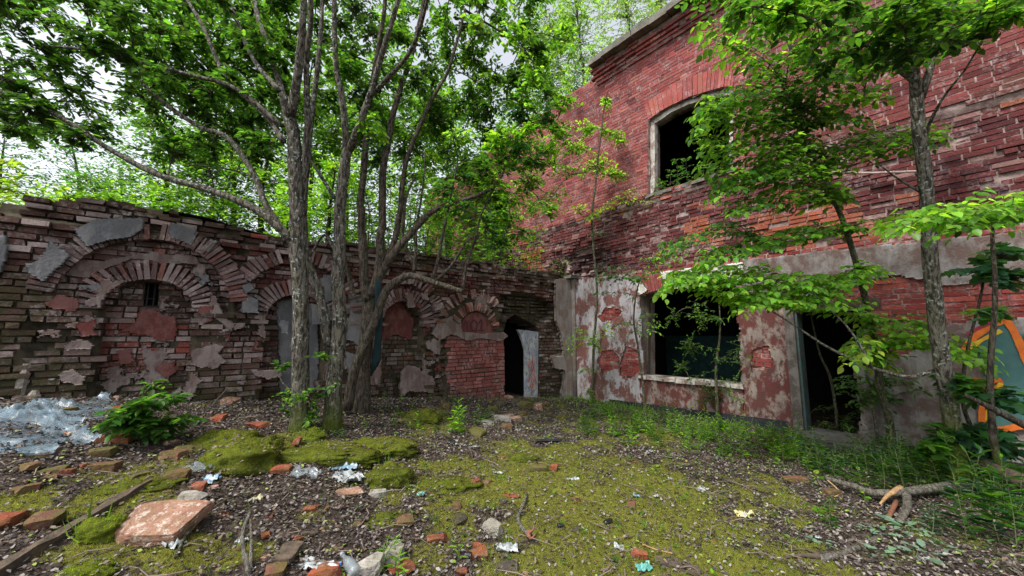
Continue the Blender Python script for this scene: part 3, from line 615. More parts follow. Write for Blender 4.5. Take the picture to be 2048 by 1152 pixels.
# cornice
mb = MB(); us = np.arange(1.02, 9.6, .42)
for u in us: mb.wbox(RW, u, min(u + .415, 9.6), 8.34 + random.gauss(0, .006), 8.50 + random.gauss(0, .012), -.3, .42 + random.gauss(0, .012), None, .01)
mb.build('cornice', mat_plain('cornice_stone', (.19, .18, .15), (.07, .06, .05), .9, 3, .8), rb)
# plaster of the ground floor
BAND = RW.pts([(1640, 503), (1750, 494), (1850, 486), (1950, 472), (2070, 452), (2300, 420), (2300, 640), (2070, 570), (2012, 549), (1960, 562), (1900, 571), (1850, 562), (1800, 551), (1762, 556), (1700, 575), (1643, 590), (1560, 600), (1487, 592), (1487, 520), (1560, 512)])
sheet(RW, 'render_band', rb, M['pl_band'], [BAND], d=.03, th=.05, cell=.028, amp=.05, seed=31, label='dirty pale render band above the doorway')
WHT = RW.pts([(1322, 545), (1360, 540), (1460, 528), (1487, 524), (1487, 560), (1420, 564), (1370, 572), (1334, 582), (1330, 562)])
sheet(RW, 'render_patch', rb, M['white'], [WHT, RW.pts([(1274, 562), (1282, 560), (1296, 580), (1282, 590), (1275, 580)])], d=.035, th=.05, cell=.024, amp=.02, seed=32, label='white render over the ground floor window')
PAN = [(0.0, -.12), (0.0, 3.0), (1.9, 2.95), (GW[1][0], 2.86), (GW[1][0], -.12)]
HL = [RW.pts([(1198, 632), (1210, 617), (1228, 612), (1244, 622), (1240, 632), (1222, 642), (1205, 644)]), RW.pts([(1196, 722), (1204, 700), (1226, 700), (1240, 712), (1238, 738), (1208, 746)]), RW.pts([(1240, 748), (1250, 690), (1276, 700), (1284, 740), (1262, 760)]),
      RW.pts([(1283, 592), (1279, 560), (1295, 540), (1322, 545), (1330, 570), (1326, 590)])]
sheet(RW, 'painted_render', rb, M['pl_paint'], [PAN], HL, d=.02, th=.04, cell=.028, amp=.05, seed=33, label='peeling pale paint on render beside the corner')
BOT = [(GW[0][0], -.12), (GW[0][0], .64), (GW[-1][0], .64), (GW[-1][0], -.12)]
sheet(RW, 'painted_render', rb, M['pl_maroon'], [BOT], RW.pts([(1300, 790), (1400, 800), (1400, 812), (1310, 806)]) and [], d=.022, th=.04, cell=.028, amp=.03, seed=34, label='maroon flaking paint under the window')
PIER = [(GW[-1][0], -.12), (GW[-1][0], 2.55), (DO[1][0] - .12, 2.55), (DO[1][0] - .12, -.12)]
sheet(RW, 'painted_render', rb, M['pl_maroon'], [PIER], [RW.pts([(1502, 696), (1540, 690), (1545, 736), (1504, 738)])], d=.022, th=.04, cell=.028, amp=.05, seed=35, label='maroon flaking paint between window and doorway')
RIGHTP = [(DO[-1][0] + .02, -.12), (DO[-1][0] + .02, 1.35), (5.8, 1.3)] + RW.pts([(1790, 720), (1830, 690), (1880, 650), (1935, 640)]) + [(9.5, 1.95), (9.5, -.12)]
sheet(RW, 'painted_render', rb, M['pl_band'], [RIGHTP], d=.025, th=.045, cell=.028, amp=.06, seed=36, label='whitish render right of the doorway')
mb = MB(); 
for (a, b, h0, h1) in [(1.1, 4.55, .10, .20), (5.6, 9, .12, .1)]:
    mb = MB(); mb.add([RW.w(a, -.2, .05), RW.w(b, -.2, .05), RW.w(b, h1, .05), RW.w(a, h0, .05), RW.w(a, h0, -.05), RW.w(b, h1, -.05)], [(0, 1, 2, 3), (3, 2, 5, 4)]); mb.build('tar_strip', M['tar'], rb)
# reveals and frames
def reveal(poly, t, mat, name, skip=(), d0=.01, splay=0.0):
    mb = MB(); cu = sum(p[0] for p in poly) / len(poly)
    for i in range(len(poly)):
        if i in skip: continue
        a, b = poly[i], poly[(i + 1) % len(poly)]; n = 8; 
        for k in range(n):
            p = [a[0] + (b[0] - a[0]) * k / n, a[1] + (b[1] - a[1]) * k / n]; q = [a[0] + (b[0] - a[0]) * (k + 1) / n, a[1] + (b[1] - a[1]) * (k + 1) / n]
            sp = lambda r: (r[0] + (cu - r[0]) * splay, r[1]); mb.add([RW.w(*p, d0), RW.w(*q, d0), RW.w(*sp(q), -t), RW.w(*sp(p), -t)], [(0, 1, 2, 3)])
    return mb.build(name, mat, rb)
reveal(UW, .5, M['mortar_pale'], 'window_reveal'); reveal(GW, .5, M['pl_band'], 'window_reveal', splay=.06); reveal(DO, .5, M['mortar'], 'doorway_reveal'); reveal(FWN, .4, M['mortar_pale'], 'window_reveal'); reveal(FARW, .4, M['white'], 'window_reveal')
def frame(poly, w, n0, n1, mat, name='window_frame', par=None, closed=False):
    mb = MB(); m = len(poly); cu = sum(p[0] for p in poly) / m; cv = sum(p[1] for p in poly) / m
    inn = []
    for i, p in enumerate(poly):
        a = poly[i - 1]; b = poly[(i + 1) % m]; du = (cu - p[0]); dv = cv - p[1]; inn.append((p[0] + math.copysign(min(w, abs(du) * .5) if abs(du) > .25 * (poly[-1][0] - poly[0][0]) else abs(du) * .08, du), p[1] + (math.copysign(w, dv))))
    rng = range(m) if closed else range(m - 1)
    for i in rng:
        a, b, c, d = poly[i], poly[(i + 1) % m], inn[(i + 1) % m], inn[i]
        mb.box([RW.w(*a, n0), RW.w(*b, n0), RW.w(*c, n0), RW.w(*d, n0), RW.w(*a, n1), RW.w(*b, n1), RW.w(*c, n1), RW.w(*d, n1)])
    return mb.build(name, mat, par or rb)
frame(UW, .10, -.22, -.08, M['wood_white'])
o = frame(GW, .07, -.30, -.2, M['wood_old'])
mb = MB(); a, b = GW[0][0] - .02, GW[-1][0] + .03
for k in range(10):
    x0 = a + (b - a) * k / 10; x1 = a + (b - a) * (k + 1) / 10; mb.wbox(RW, x0, x1, .64 + random.gauss(0, .006), .71 + random.gauss(0, .008), -.25, .09 + random.gauss(0, .012), None, .006)
mb.build('window_sill', M['wood_white'], rb)
mb = MB()
for k in range(9):
    x0 = UW[0][0] - .05 + (UW[-1][0] - UW[0][0] + .1) * k / 9; x1 = x0 + (UW[-1][0] - UW[0][0] + .1) / 9; mb.wbox(RW, x0, x1 - .01, 4.60, 4.665 + random.gauss(0, .01), -.3, .06 + random.gauss(0, .015), None, .008)
mb.build('window_sill', M['concrete'], rb)
jm = mat_plaster('dark_door_jamb', (.10, .085, .078), (.18, .16, .15), .5, (.06, .045, .04), 6)
mb = MB(); mb.wbox(RW, DO[1][0] - .14, DO[1][0] - .01, 0, 2.02, -.3, .05); o = mb.build('door_frame', jm, rb)
mb = MB(); mb.wbox(RW, DO[1][0] - .008, DO[1][0] + .02, 0, 1.97, -.3, -.02); mb.build('edge_strip', mat_plain('teal_paint', (.05, .14, .14), (.08, .05, .04), .7), o)
mb = MB(); mb.wbox(RW, DO[2][0] - .01, DO[2][0] + .08, 0, 2.02, -.3, .045); mb.build('door_frame', jm, rb)
mb = MB(); mb.wbox(RW, DO[1][0] - .2, DO[2][0] + .2, 1.98, 2.12, -.25, .01, None, .008); mb.build('lintel', M['wood_old'], rb)
mb = MB(); mb.wbox(RW, DO[1][0] - .1, DO[2][0] + .1, -.2, .10, -.4, .55, None, .02); mb.build('door_step', M['concrete'], rb)
# interiors
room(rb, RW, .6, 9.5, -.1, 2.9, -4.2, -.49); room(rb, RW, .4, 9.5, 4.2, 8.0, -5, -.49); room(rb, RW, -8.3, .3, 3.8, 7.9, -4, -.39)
mb = MB(); mb.wbox(RW, .7, 3.0, 0, 1.55, -3.5, -3.4); mb.build('inner_wall', mat_plain('teal_wall', (.02, .075, .075), (.015, .04, .04), .8), rb)
# graffiti panel on the right
gp = mat_plain('teal_spray', (.035, .10, .10), (.06, .14, .13), .7, 4, .3)
TEAL = RW.pts([(1950, 680), (1985, 655), (2012, 640), (2030, 662), (2100, 720), (2300, 800), (2300, 870), (2048, 852), (1990, 856), (1965, 800), (1980, 760), (1955, 715)])
sheet(RW, 'graffiti', rb, gp, [TEAL], d=.058, th=.02, cell=.03, amp=.02, seed=37, label='teal and orange graffiti panel')
dg = lambda u, v: .068
org = mat_plain('orange_spray_paint', (.62, .17, .015), (.52, .10, .015), .6, 12, .2); yel = mat_plain('yellow_spray_paint', (.58, .42, .02), (.5, .25, .02), .6, 12, .2); red = mat_plain('crimson_spray_paint', (.30, .02, .05), (.2, .02, .04), .6, 12, .2)
letters(rb, RW, [[(1928, 700), (1945, 678), (1975, 656), (2008, 640)], [(2010, 638), (2028, 665), (2044, 700), (2056, 730), (2090, 780)], [(1950, 760), (1975, 765), (2000, 760)], [(1998, 762), (1985, 790), (1966, 815), (1964, 845)], [(1980, 856), (2010, 856), (2048, 850), (2120, 850)]], .032, dg, org, 'graffiti')
letters(rb, RW, [[(1938, 700), (1960, 682), (2000, 662)], [(2000, 766), (1992, 790), (1978, 815), (1976, 838)]], .022, lambda u, v: .073, yel, 'graffiti')
letters(rb, RW, [[(1936, 668), (1960, 655), (1996, 640)], [(1950, 800), (1968, 778), (1976, 770)]], .02, lambda u, v: .071, red, 'graffiti')
# thin bent pipe on the facade
pr = MB(); a = RW.w(*RW.uv(1662, 349), .12); b = RW.w(*RW.uv(1845, 347), .12); tube(pr, [a, (a + b) / 2 + A([0, 0, -.02]), b], [.018, .018, .016], 8); tube(pr, [b, b - RW.N * .2], [.014, .014], 6); tube(pr, [a, a - RW.N * .2], [.014, .014], 6)
tag(pr.build('metal_pipe', mat_plain('rusty_white_metal', (.4, .38, .36), (.2, .1, .07), .6, 20)), 'thin pale metal pipe fixed across the upper brickwork behind the trees', 'pipe')
# ------------------------------------------------------------------ trees
PAL = {'dark': [(.028, .066, .018), (.035, .085, .02), (.022, .055, .02)], 'mid': [(.055, .145, .024), (.075, .18, .028), (.042, .12, .022)], 'lime': [(.14, .31, .035), (.19, .37, .045), (.11, .25, .032)],  # lime and dark also put lit and shaded foliage into the leaf colour
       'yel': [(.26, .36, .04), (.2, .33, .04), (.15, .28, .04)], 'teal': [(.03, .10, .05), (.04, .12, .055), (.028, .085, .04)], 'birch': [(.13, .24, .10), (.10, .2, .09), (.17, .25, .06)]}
def pal(key, n):
    out = np.zeros((n, 3)); ks = key.split('+'); a = A([c for k in ks for c in PAL[k]]); out = a[RNG.integers(0, len(a), n)] * RNG.uniform(.5, 1.4, (n, 1)) * RNG.uniform(.88, 1.14, (n, 3)); return out
DENS = 2.6
class Tree:
    def __init__(s, name, label, cat, base, group=None, bark='bark_grey'):
        s.root = thing(name, label, cat, base, group); s.bark = bark; s.tr = MB(); s.br = MB(); s.P = []; s.D = []; s.N = []; s.S = []; s.C = []; s.sk = []
    def limb3(s, pts, r0, r1, n=None, sides=10, rough=.12, trunk=True, flare=0):
        pts = np.array(pts, float); L_ = np.sum(np.linalg.norm(np.diff(pts, axis=0), axis=1)); n = n or max(6, int(L_ / .09)); c = catmull(pts, n); t = np.linspace(0, 1, n); r = r0 + (r1 - r0) * t
        if flare: r = r + r0 * flare * np.exp(-t * L_ / .16)
        if trunk: c = c + (fbm(t * L_ * 3 + s.tr.n, t * 0 + 1, 5, 2)[:, None] * A([.012, .012, 0]))
        tube(s.tr if trunk else s.br, c, r, sides, rough, seed=random.randint(0, 999)); s.sk.append(c); return c
    def limb(s, px, w0, w1, d0, d1, sides=10, flare=0, base=None, **k):
        m = len(px); pts = []
        for i, q in enumerate(px):
            d = q[2] if len(q) > 2 else d0 + (d1 - d0) * i / (m - 1); pts.append(P(q[0], q[1], d))
        if base is not None: pts[0] = np.array(base) - A([0, 0, .12])
        return s.limb3(pts, w0 / 2 / FPX * d0 * .82, w1 / 2 / FPX * d1 * .8, sides=sides, flare=flare, **k)
    def leaf(s, p, d, n, sz, c): s.P.append(p); s.D.append(d); s.N.append(n); s.S.append(sz); s.C.append(c)
    def near(s, p):
        b = None; bd = 1e9
        for c in s.sk:
            dd = np.linalg.norm(c - p, axis=1) + .25 * np.maximum(0, c[:, 2] - p[2]); i = int(np.argmin(dd))
            if dd[i] < bd: bd = dd[i]; b = c[i]
        return b
    def twig(s, a, b, sz, key, nl=10, r=.004, droop=.1, start=.25, wood=True):
        L_ = np.linalg.norm(b - a); m = (a + b) / 2 + A([0, 0, .12 * L_]) + RNG.normal(0, .05 * L_, 3); c = catmull([a, m, b], 6)
        if wood: tube(s.br, c, np.linspace(r, r * .35, 6), 4, 0)
        cs = pal(key, nl)
        for k in range(nl):
            t = start + (1 - start) * (k + random.random() * .6) / nl; i = min(int(t * 5), 4); f = t * 5 - i; p = c[i] * (1 - f) + c[i + 1] * f if i < 5 else c[5]
            ax = nrm(c[min(i + 1, 5)] - c[i]); sd = nrm(np.cross(ax, ZZ) + 1e-3) * (1 if k % 2 else -1); d = sd * random.uniform(.6, 1.1) + ax * random.uniform(.3, .9) + A([0, 0, random.gauss(-droop, .22)])
            s.leaf(p, d, A([random.gauss(0, .35), random.gauss(0, .35), 1]), sz * random.uniform(.65, 1.15), cs[k])
    def clump(s, x, y, d, rx, ry, rd, nt, sz, key, nl=9, wood=True, dens=None):
        c = P(x, y, d); a = s.near(c); hub = catmull([a, (a + c) / 2 + A([0, 0, .08 * np.linalg.norm(c - a)]) + RNG.normal(0, .05, 3), c], 12)
        if wood: L_ = np.linalg.norm(c - a); tube(s.br, hub, np.linspace(.006 + .006 * L_, .004, 12), 5, 0)
        s.sk.append(hub[4:]); X = rx / FPX * d; Y = ry / FPX * d
        for k in range(int(nt * (dens or DENS))):
            v = RNG.normal(0, 1, 3); v = v / np.linalg.norm(v) * random.random() ** .45; e = c + A([v[0] * X, v[1] * rd, v[2] * Y]); st = hub[random.randint(5, 11)]
            q = e - st; l = np.linalg.norm(q)
            if l > .55: st = e - q / l * random.uniform(.3, .55)
            s.twig(st, e, sz, key, nl, wood=wood)
    def spray(s, px, d0, d1, hw, sz, key, r=.008, step=.055):
        s.spray1(px, d0, d1, hw, sz, key, r, step)
        if hw > .15:
            for dy, dd in ((10, -.18), (-12, .2)): s.spray1([px[0]] + [(q[0] + random.uniform(-10, 10), q[1] + dy) + tuple(q[2:]) for q in px[1:]], d0 + dd * .3, d1 + dd, hw * .9, sz, key, r * .7, step)
    def spray1(s, px, d0, d1, hw, sz, key, r=.008, step=.055):
        pts = [P(q[0], q[1], q[2] if len(q) > 2 else d0 + (d1 - d0) * i / (len(px) - 1)) for i, q in enumerate(px)]; a_ = s.near(pts[0]); pts = [a_] + pts if .01 < np.linalg.norm(a_ - pts[0]) else pts; L_ = sum(np.linalg.norm(pts[i + 1] - pts[i]) for i in range(len(pts) - 1))
        n = max(8, int(L_ / step)); c = catmull(pts, n); tube(s.br, c, np.linspace(r, .002, n), 5, 0); s.sk.append(c)
        for i in range(2, n):
            t = i / n; ax = nrm(c[i] - c[i - 1]); sd = nrm(np.cross(ax, ZZ)) * (1 if i % 2 else -1); l = hw * (.35 + .9 * math.sin(math.pi * min(1, t * 1.05)) ** .8) * random.uniform(.5, 1.15) 
            e = c[i] + (sd * .85 + ax * .6) * l + A([0, 0, -.10 * l + random.gauss(0, .03)]); m = (c[i] + e) / 2 + A([0, 0, .02]); tw = catmull([c[i], m, e], 5); tube(s.br, tw, np.linspace(.003, .0012, 5), 4, 0)
            nl = max(2, int(l / (sz * .52))); cs = pal(key, nl + 1)
            for k in range(nl + 1):
                f = (k + .3) / (nl + .3); j = min(int(f * 4), 3); g = f * 4 - j; p = tw[j] * (1 - g) + tw[j + 1] * g; a2 = nrm(tw[j + 1] - tw[j]); s2 = nrm(np.cross(a2, ZZ)) * (1 if k % 2 else -1)
                d = (a2 if k == nl else s2 * .8 + a2 * .6) + A([0, 0, random.gauss(-.42, .22)]); s.leaf(p, d, A([random.gauss(0, .35), random.gauss(-.25, .35), 1]), sz * random.uniform(.7, 1.1), cs[k])
    def done(s, kind='ovate', lname='crown', tname='trunk', bname='branches', mat='leaf'):
        if s.tr.v: s.tr.build(tname, M[s.bark], s.root, True)
        if s.br.v: s.br.build(bname, M['bark_dark' if s.bark != 'bark_green' else 'bark_green'], s.root, True)
        if s.P: inst(lname, kind, s.P, s.D, s.N, s.S, s.C, M[mat], s.root)
        return s.root
def fill(poly, sp, avoid=(), seed=0):
    r = random.Random(seed); xs = [p[0] for p in poly]; ys = [p[1] for p in poly]; out = []; y = min(ys)
    while y < max(ys):
        x = min(xs) + r.uniform(0, sp)
        while x < max(xs):
            px, py = x + r.uniform(-.35, .35) * sp, y + r.uniform(-.35, .35) * sp
            if inp(poly, px, py) and not any(math.hypot(px - a, (py - b) * 1.0) < c * .72 for a, b, c in avoid): out.append((px, py))
            x += sp
        y += sp * .8
    return out
# tree one: nearest grey trunk with lichen
b1, d1 = gh(603, 858); t1 = Tree('tree', 'tall grey lichen-spotted tree nearest the camera with ivy-like sprout at its foot', 'tree', b1)
t1.limb([(603, 858), (601, 760), (601, 674), (599, 560), (594, 470), (592, 350), (588, 280), (578, 225), (572, 195)], 40, 27, d1, d1 - .3, 16, flare=.5, base=b1)
t1.limb([(572, 215), (560, 170), (545, 120), (522, 50), (500, -30)], 18, 9, d1 - .3, 4.6)
t1.limb([(580, 230), (593, 160), (602, 80), (608, -40)], 24, 14, d1 - .3, d1 - .6)
t1.limb([(606, 430), (612, 300), (614, 200), (616, 100), (622, -40)], 15, 12, d1 - .1, d1 - .5)
L1 = [(577, 478), (558, 456), (510, 418), (419, 380), (317, 350), (219, 299), (109, 226), (-10, 178)]
t1.limb(L1, 22, 8, d1 - .2, 3.7); t1.limb([(570, 284), (529, 226), (456, 160), (401, 44), (360, -20)], 14, 7, d1 - .3, 4.3)
t1.limb([(574, 476), (538, 425), (510, 357), (456, 277), (394, 252), (317, 197), (255, 139), (190, 80)], 17, 6, d1 - .1, 4.2)
t1.limb([(561, 251), (474, 179), (394, 153), (273, 124), (180, 100), (60, 90)], 12, 5, d1 - .3, 3.9); t1.limb([(556, 180), (503, 109), (456, 0), (440, -40)], 12, 8, d1 - .4, 4.6)
t1.limb([(548, 445), (530, 400), (505, 355), (440, 335), (380, 330)], 8, 3, d1, 4.8)
GAPS = [(52, 46, 45), (190, 45, 38), (120, 20, 40), (210, 190, 52), (260, 262, 50), (180, 130, 34), (340, 108, 22), (110, 330, 58), (150, 355, 50), (30, 305, 48), (0, 120, 25), (330, 290, 30), (270, 310, 40), (55, 360, 40)]
for x, y in fill([(-40, -20), (600, -20), (600, 160), (520, 330), (420, 330), (300, 310), (180, 320), (-40, 290)], 46, GAPS, 1):
    d = 4.8 + random.uniform(-.8, 1.4) - (1 - x / 600) * .5; t1.clump(x, y, d, 46, 30, .35, 5, .082, 'dark+dark+mid' if x < 260 else 'dark+mid', 9, dens=2.9 if x < 340 else 3.4)
for x, y in fill([(240, -20), (620, -20), (600, 260), (400, 260), (240, 160)], 48, (), 2): t1.clump(x, y, 5.2 + random.uniform(-.5, 1.2), 44, 34, .4, 5, .078, 'dark+mid+mid', 9, dens=3.6)
t1.done()
# tree two
b2, d2 = gh(664, 858); t2 = Tree('tree', 'second grey forked trunk with thick moss round its foot', 'tree', b2)
t2.limb([(664, 858), (668, 780), (676, 700), (678, 620), (676, 560), (679, 480), (682, 400), (690, 330), (697, 285)], 38, 22, d2, d2, 16, flare=.55, base=b2)
t2.limb([(692, 300), (690, 253), (680, 180), (668, 100), (670, -30)], 18, 10, d2, d2 - .3); t2.limb([(698, 300), (712, 270), (735, 203), (753, 144), (780, 59), (802, -30)], 18, 11, d2, d2 - .5)
t2.limb([(742, 190), (803, 126), (843, 50), (860, -20)], 11, 7, d2 - .1, d2 - .8); t2.limb([(657, 690), (648, 633), (631, 569), (616, 521), (608, 469), (606, 430), (610, 350), (625, 200), (640, 80), (646, -20)], 24, 9, d2, d2 - .1)
t2.limb([(668, 396), (640, 350), (618, 315), (590, 280)], 9, 4, d2, d2 + .2); t2.limb([(670, 500), (650, 470), (625, 500), (600, 530)], 8, 3, d2, d2 + .4)
for x, y in fill([(610, -20), (1130, -20), (1140, 100), (1060, 190), (900, 240), (760, 300), (620, 260)], 48, [(640, 20, 20), (1140, 20, 40)], 3): t2.clump(x, y, 5.6 + random.uniform(-1.2, 1.4), 44, 32, .4, 5, .080, random.choice(['dark+mid', 'mid', 'mid+lime', 'dark']), 9, dens=3.8)
t2.done()
# tree three: multi-stem
b3, d3 = gh(722, 822); t3 = Tree('tree', 'dark many-stemmed tree leaning by the wall with a long drooping limb and dark rag', 'tree', b3, bark='bark_dark')
t3.limb([(718, 820), (724, 749), (731, 689), (737, 630), (742, 577)], 40, 30, d3, d3 + .05, 14, flare=.4, base=b3)
for px, w0, w1 in [([(736, 600), (730, 555), (724, 487), (724, 430), (722, 397), (731, 316), (740, 200), (760, 80), (772, -30)], 24, 9), ([(744, 590), (757, 547), (761, 487), (764, 440), (768, 330), (795, 200), (830, 90), (850, -20)], 26, 9),
                   ([(748, 585), (761, 551), (795, 498), (836, 450), (870, 420), (930, 400), (985, 376), (1010, 340)], 24, 6), ([(746, 573), (709, 584), (697, 545), (687, 513), (684, 470)], 15, 5), ([(764, 540), (790, 480), (800, 420), (812, 330), (850, 230), (900, 130), (930, 20)], 16, 6),
                   ([(696, 818), (709, 741), (739, 666), (769, 588), (795, 562), (821, 551), (858, 562), (890, 572), (925, 583)], 24, 12), ([(828, 549), (831, 500), (833, 450), (845, 380), (850, 300)], 9, 3), ([(864, 560), (878, 510), (890, 450), (905, 380), (915, 320)], 9, 3),
                   ([(870, 562), (907, 528), (931, 487), (950, 470)], 8, 3), ([(925, 580), (934, 525), (950, 480), (963, 430), (985, 380), (1005, 350)], 8, 3), ([(830, 540), (806, 470), (812, 400), (830, 350)], 10, 4)]:
    dd = d3 - .25 if px[0][0] < 700 else d3; t3.limb(px, w0, w1, dd, dd - .2)
for x, y in fill([(620, 230), (760, 250), (900, 200), (1080, 150), (1120, 200), (1080, 290), (960, 400), (860, 330), (740, 340), (620, 330)], 44, (), 4): t3.clump(x, y, 6 + random.uniform(-1.3, .8), 44, 30, .4, 5, .075, random.choice(['mid', 'mid+lime', 'dark+mid', 'teal']), 9, dens=3.8)
for x, y in [(1070, 330), (1110, 260), (1030, 340), (1060, 380), (960, 400), (1000, 490), (1100, 430), (1020, 440), (1130, 200), (1060, 260), (1090, 230), (1040, 220), (1010, 280), (1100, 300), (920, 420), (980, 450), (1040, 470), (1020, 400), (880, 440), (860, 330), (900, 300), (950, 320), (1000, 330), (890, 380), (940, 360), (1040, 300), (830, 360), (980, 290), (1060, 330)]: t3.clump(x, y, 5.4 + random.uniform(-.4, .4), 46, 26, .3, 5, .08, random.choice(['teal+mid', 'mid+lime', 'lime']), 8, dens=3)
t3.done()
o = MB(); 
for k in range(4): tube(o, [P(752 + k * 2, 560, d3 - .22), P(756 + k * 3 - 3, 600, d3 - .2), P(754 + k * 2, 660, d3 - .21), P(748 + k * 3, 720, d3 - .2), P(742 + k * 4, 752 - k * 6, d3 - .18)], [.015, .03, .022, .03, .008], 6, .5, seed=k)
tag(o.build('hanging_rag', mat_plain('dark_teal_cloth', (.01, .035, .04), (.008, .02, .025), .9), None, True), 'long dark teal rag hanging from the multi-stemmed tree', 'rag')
# tree four: right
b4, d4 = gh(1918, 965); t4 = Tree('tree', 'straight grey-barked tree in front of the graffiti at the right edge', 'tree', b4, bark='bark_grey')
t4.limb([(1918, 965), (1903, 836), (1879, 693), (1869, 602), (1860, 515), (1857, 440), (1849, 340), (1839, 272), (1833, 190)], 34, 25, d4, d4 - .1, 14, flare=.3, base=b4)
t4.limb([(1833, 200), (1826, 100), (1830, -40)], 22, 14, d4 - .1, d4 - .3); t4.limb([(1840, 200), (1862, 130), (1885, 40), (1900, -30)], 18, 10, d4 - .1, d4 - .3); t4.limb([(1842, 300), (1862, 240), (1890, 190), (1930, 140)], 9, 4, d4, d4 - .5)
t4.limb([(1900, 745), (1877, 738), (1821, 754), (1752, 738), (1660, 697), (1591, 652), (1540, 620)], 12, 3, d4, d4 + .3); t4.limb([(1745, 735), (1700, 660), (1650, 610), (1600, 560)], 6, 2, d4 + .1, d4 + .3)
t4.limb([(1836, 170), (1760, 110), (1690, 60), (1600, 20), (1500, 10)], 12, 5, d4 - .1, 3.6); t4.limb([(1850, 390), (1800, 360), (1760, 330)], 6, 3, d4, d4 - .3)
for x, y in fill([(1370, -30), (2080, -30), (2080, 20), (1900, 90), (1760, 150), (1640, 150), (1560, 80), (1430, 30)], 50, (), 5): t4.clump(x, y, 3.5 + random.uniform(-.5, .8), 56, 36, .35, 6, .085, random.choice(['mid', 'mid+lime', 'mid', 'dark+mid']), 9, dens=2.1)
for x, y in [(1900, 60), (1960, 30), (2010, 20), (1950, 80), (1880, 100), (1800, 120), (1840, 60)]: t4.clump(x, y, 3.4, 60, 36, .3, 7, .085, 'dark+mid', 8, dens=1.6)
t4.done()
# tree five: slim crossing tree with the pale green sprays
b5, d5 = gh(1784, 916); t5 = Tree('young_tree', 'slim leaning green-barked tree with tiers of bright leaves before the doorway', 'tree', b5, bark='bark_green')
t5.limb([(1784, 916), (1778, 840), (1760, 775), (1756, 719), (1740, 641), (1721, 560), (1693, 462), (1664, 389), (1640, 335), (1606, 272), (1586, 219), (1560, 150)], 18, 6, d5, d5 - .5, 10, flare=.4, base=b5)
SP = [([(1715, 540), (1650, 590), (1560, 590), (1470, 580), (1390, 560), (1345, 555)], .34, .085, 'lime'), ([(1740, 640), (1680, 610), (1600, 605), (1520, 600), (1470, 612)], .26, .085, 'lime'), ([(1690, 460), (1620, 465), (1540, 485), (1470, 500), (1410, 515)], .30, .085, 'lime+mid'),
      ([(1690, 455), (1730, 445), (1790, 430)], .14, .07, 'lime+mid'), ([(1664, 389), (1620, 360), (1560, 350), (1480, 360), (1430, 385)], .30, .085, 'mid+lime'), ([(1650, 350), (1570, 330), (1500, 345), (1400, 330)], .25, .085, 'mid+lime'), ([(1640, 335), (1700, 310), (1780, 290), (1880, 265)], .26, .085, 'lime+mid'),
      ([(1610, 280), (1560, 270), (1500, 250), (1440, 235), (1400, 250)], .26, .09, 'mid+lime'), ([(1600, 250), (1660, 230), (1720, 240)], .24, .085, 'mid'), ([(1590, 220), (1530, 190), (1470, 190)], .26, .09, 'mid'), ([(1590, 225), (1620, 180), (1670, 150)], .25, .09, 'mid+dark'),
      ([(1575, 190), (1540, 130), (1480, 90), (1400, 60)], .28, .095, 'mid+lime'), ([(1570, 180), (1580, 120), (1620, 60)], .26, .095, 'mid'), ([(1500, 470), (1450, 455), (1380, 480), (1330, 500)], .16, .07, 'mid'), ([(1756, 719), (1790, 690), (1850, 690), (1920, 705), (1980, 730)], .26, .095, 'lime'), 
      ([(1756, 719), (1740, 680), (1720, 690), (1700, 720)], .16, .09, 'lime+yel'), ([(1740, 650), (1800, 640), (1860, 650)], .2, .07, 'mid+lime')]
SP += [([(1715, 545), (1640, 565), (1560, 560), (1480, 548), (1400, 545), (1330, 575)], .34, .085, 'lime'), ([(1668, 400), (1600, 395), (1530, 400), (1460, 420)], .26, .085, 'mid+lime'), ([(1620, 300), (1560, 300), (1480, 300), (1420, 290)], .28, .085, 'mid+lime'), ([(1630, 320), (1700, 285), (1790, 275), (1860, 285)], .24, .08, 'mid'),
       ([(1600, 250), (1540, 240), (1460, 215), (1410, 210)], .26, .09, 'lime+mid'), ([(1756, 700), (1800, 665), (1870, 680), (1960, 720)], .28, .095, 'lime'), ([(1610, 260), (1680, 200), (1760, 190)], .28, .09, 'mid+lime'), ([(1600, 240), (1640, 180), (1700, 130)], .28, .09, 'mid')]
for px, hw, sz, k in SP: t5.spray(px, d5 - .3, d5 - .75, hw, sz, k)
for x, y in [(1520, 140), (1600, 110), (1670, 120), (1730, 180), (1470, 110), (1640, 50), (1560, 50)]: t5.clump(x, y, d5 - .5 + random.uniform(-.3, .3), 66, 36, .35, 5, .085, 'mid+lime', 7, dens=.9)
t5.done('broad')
# tree six: second-plane spray tree at the right edge (maple-like)
b6, d6 = gh(2020, 985); t6 = Tree('young_tree', 'young tree at the right edge with one bright tier of broad leaves', 'tree', b6, bark='bark_dark')
t6.limb([(2020, 985), (1990, 900), (1980, 760), (1988, 640), (1990, 560), (1985, 470), (2000, 380)], 16, 6, d6, d6 - .1, 8, base=b6)
t6.limb([(2090, 870), (2048, 850), (1980, 815), (1930, 790)], 22, 8, d6 - .2, d6 - .2)
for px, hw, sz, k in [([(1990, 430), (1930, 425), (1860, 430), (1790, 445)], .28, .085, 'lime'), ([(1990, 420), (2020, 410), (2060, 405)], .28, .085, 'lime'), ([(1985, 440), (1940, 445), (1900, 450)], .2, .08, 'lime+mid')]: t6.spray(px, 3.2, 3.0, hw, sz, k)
t6.done('broad', 'crown')
b7, d7 = gh(1960, 960); t7 = Tree('maple_sapling', 'low maple sapling with large dark lobed leaves under the graffiti', 'sapling', b7, bark='bark_dark')
t7.limb([(1960, 960), (1950, 880), (1925, 800), (1935, 700), (1960, 600), (1970, 540)], 10, 4, d7, d7, 6, base=b7)
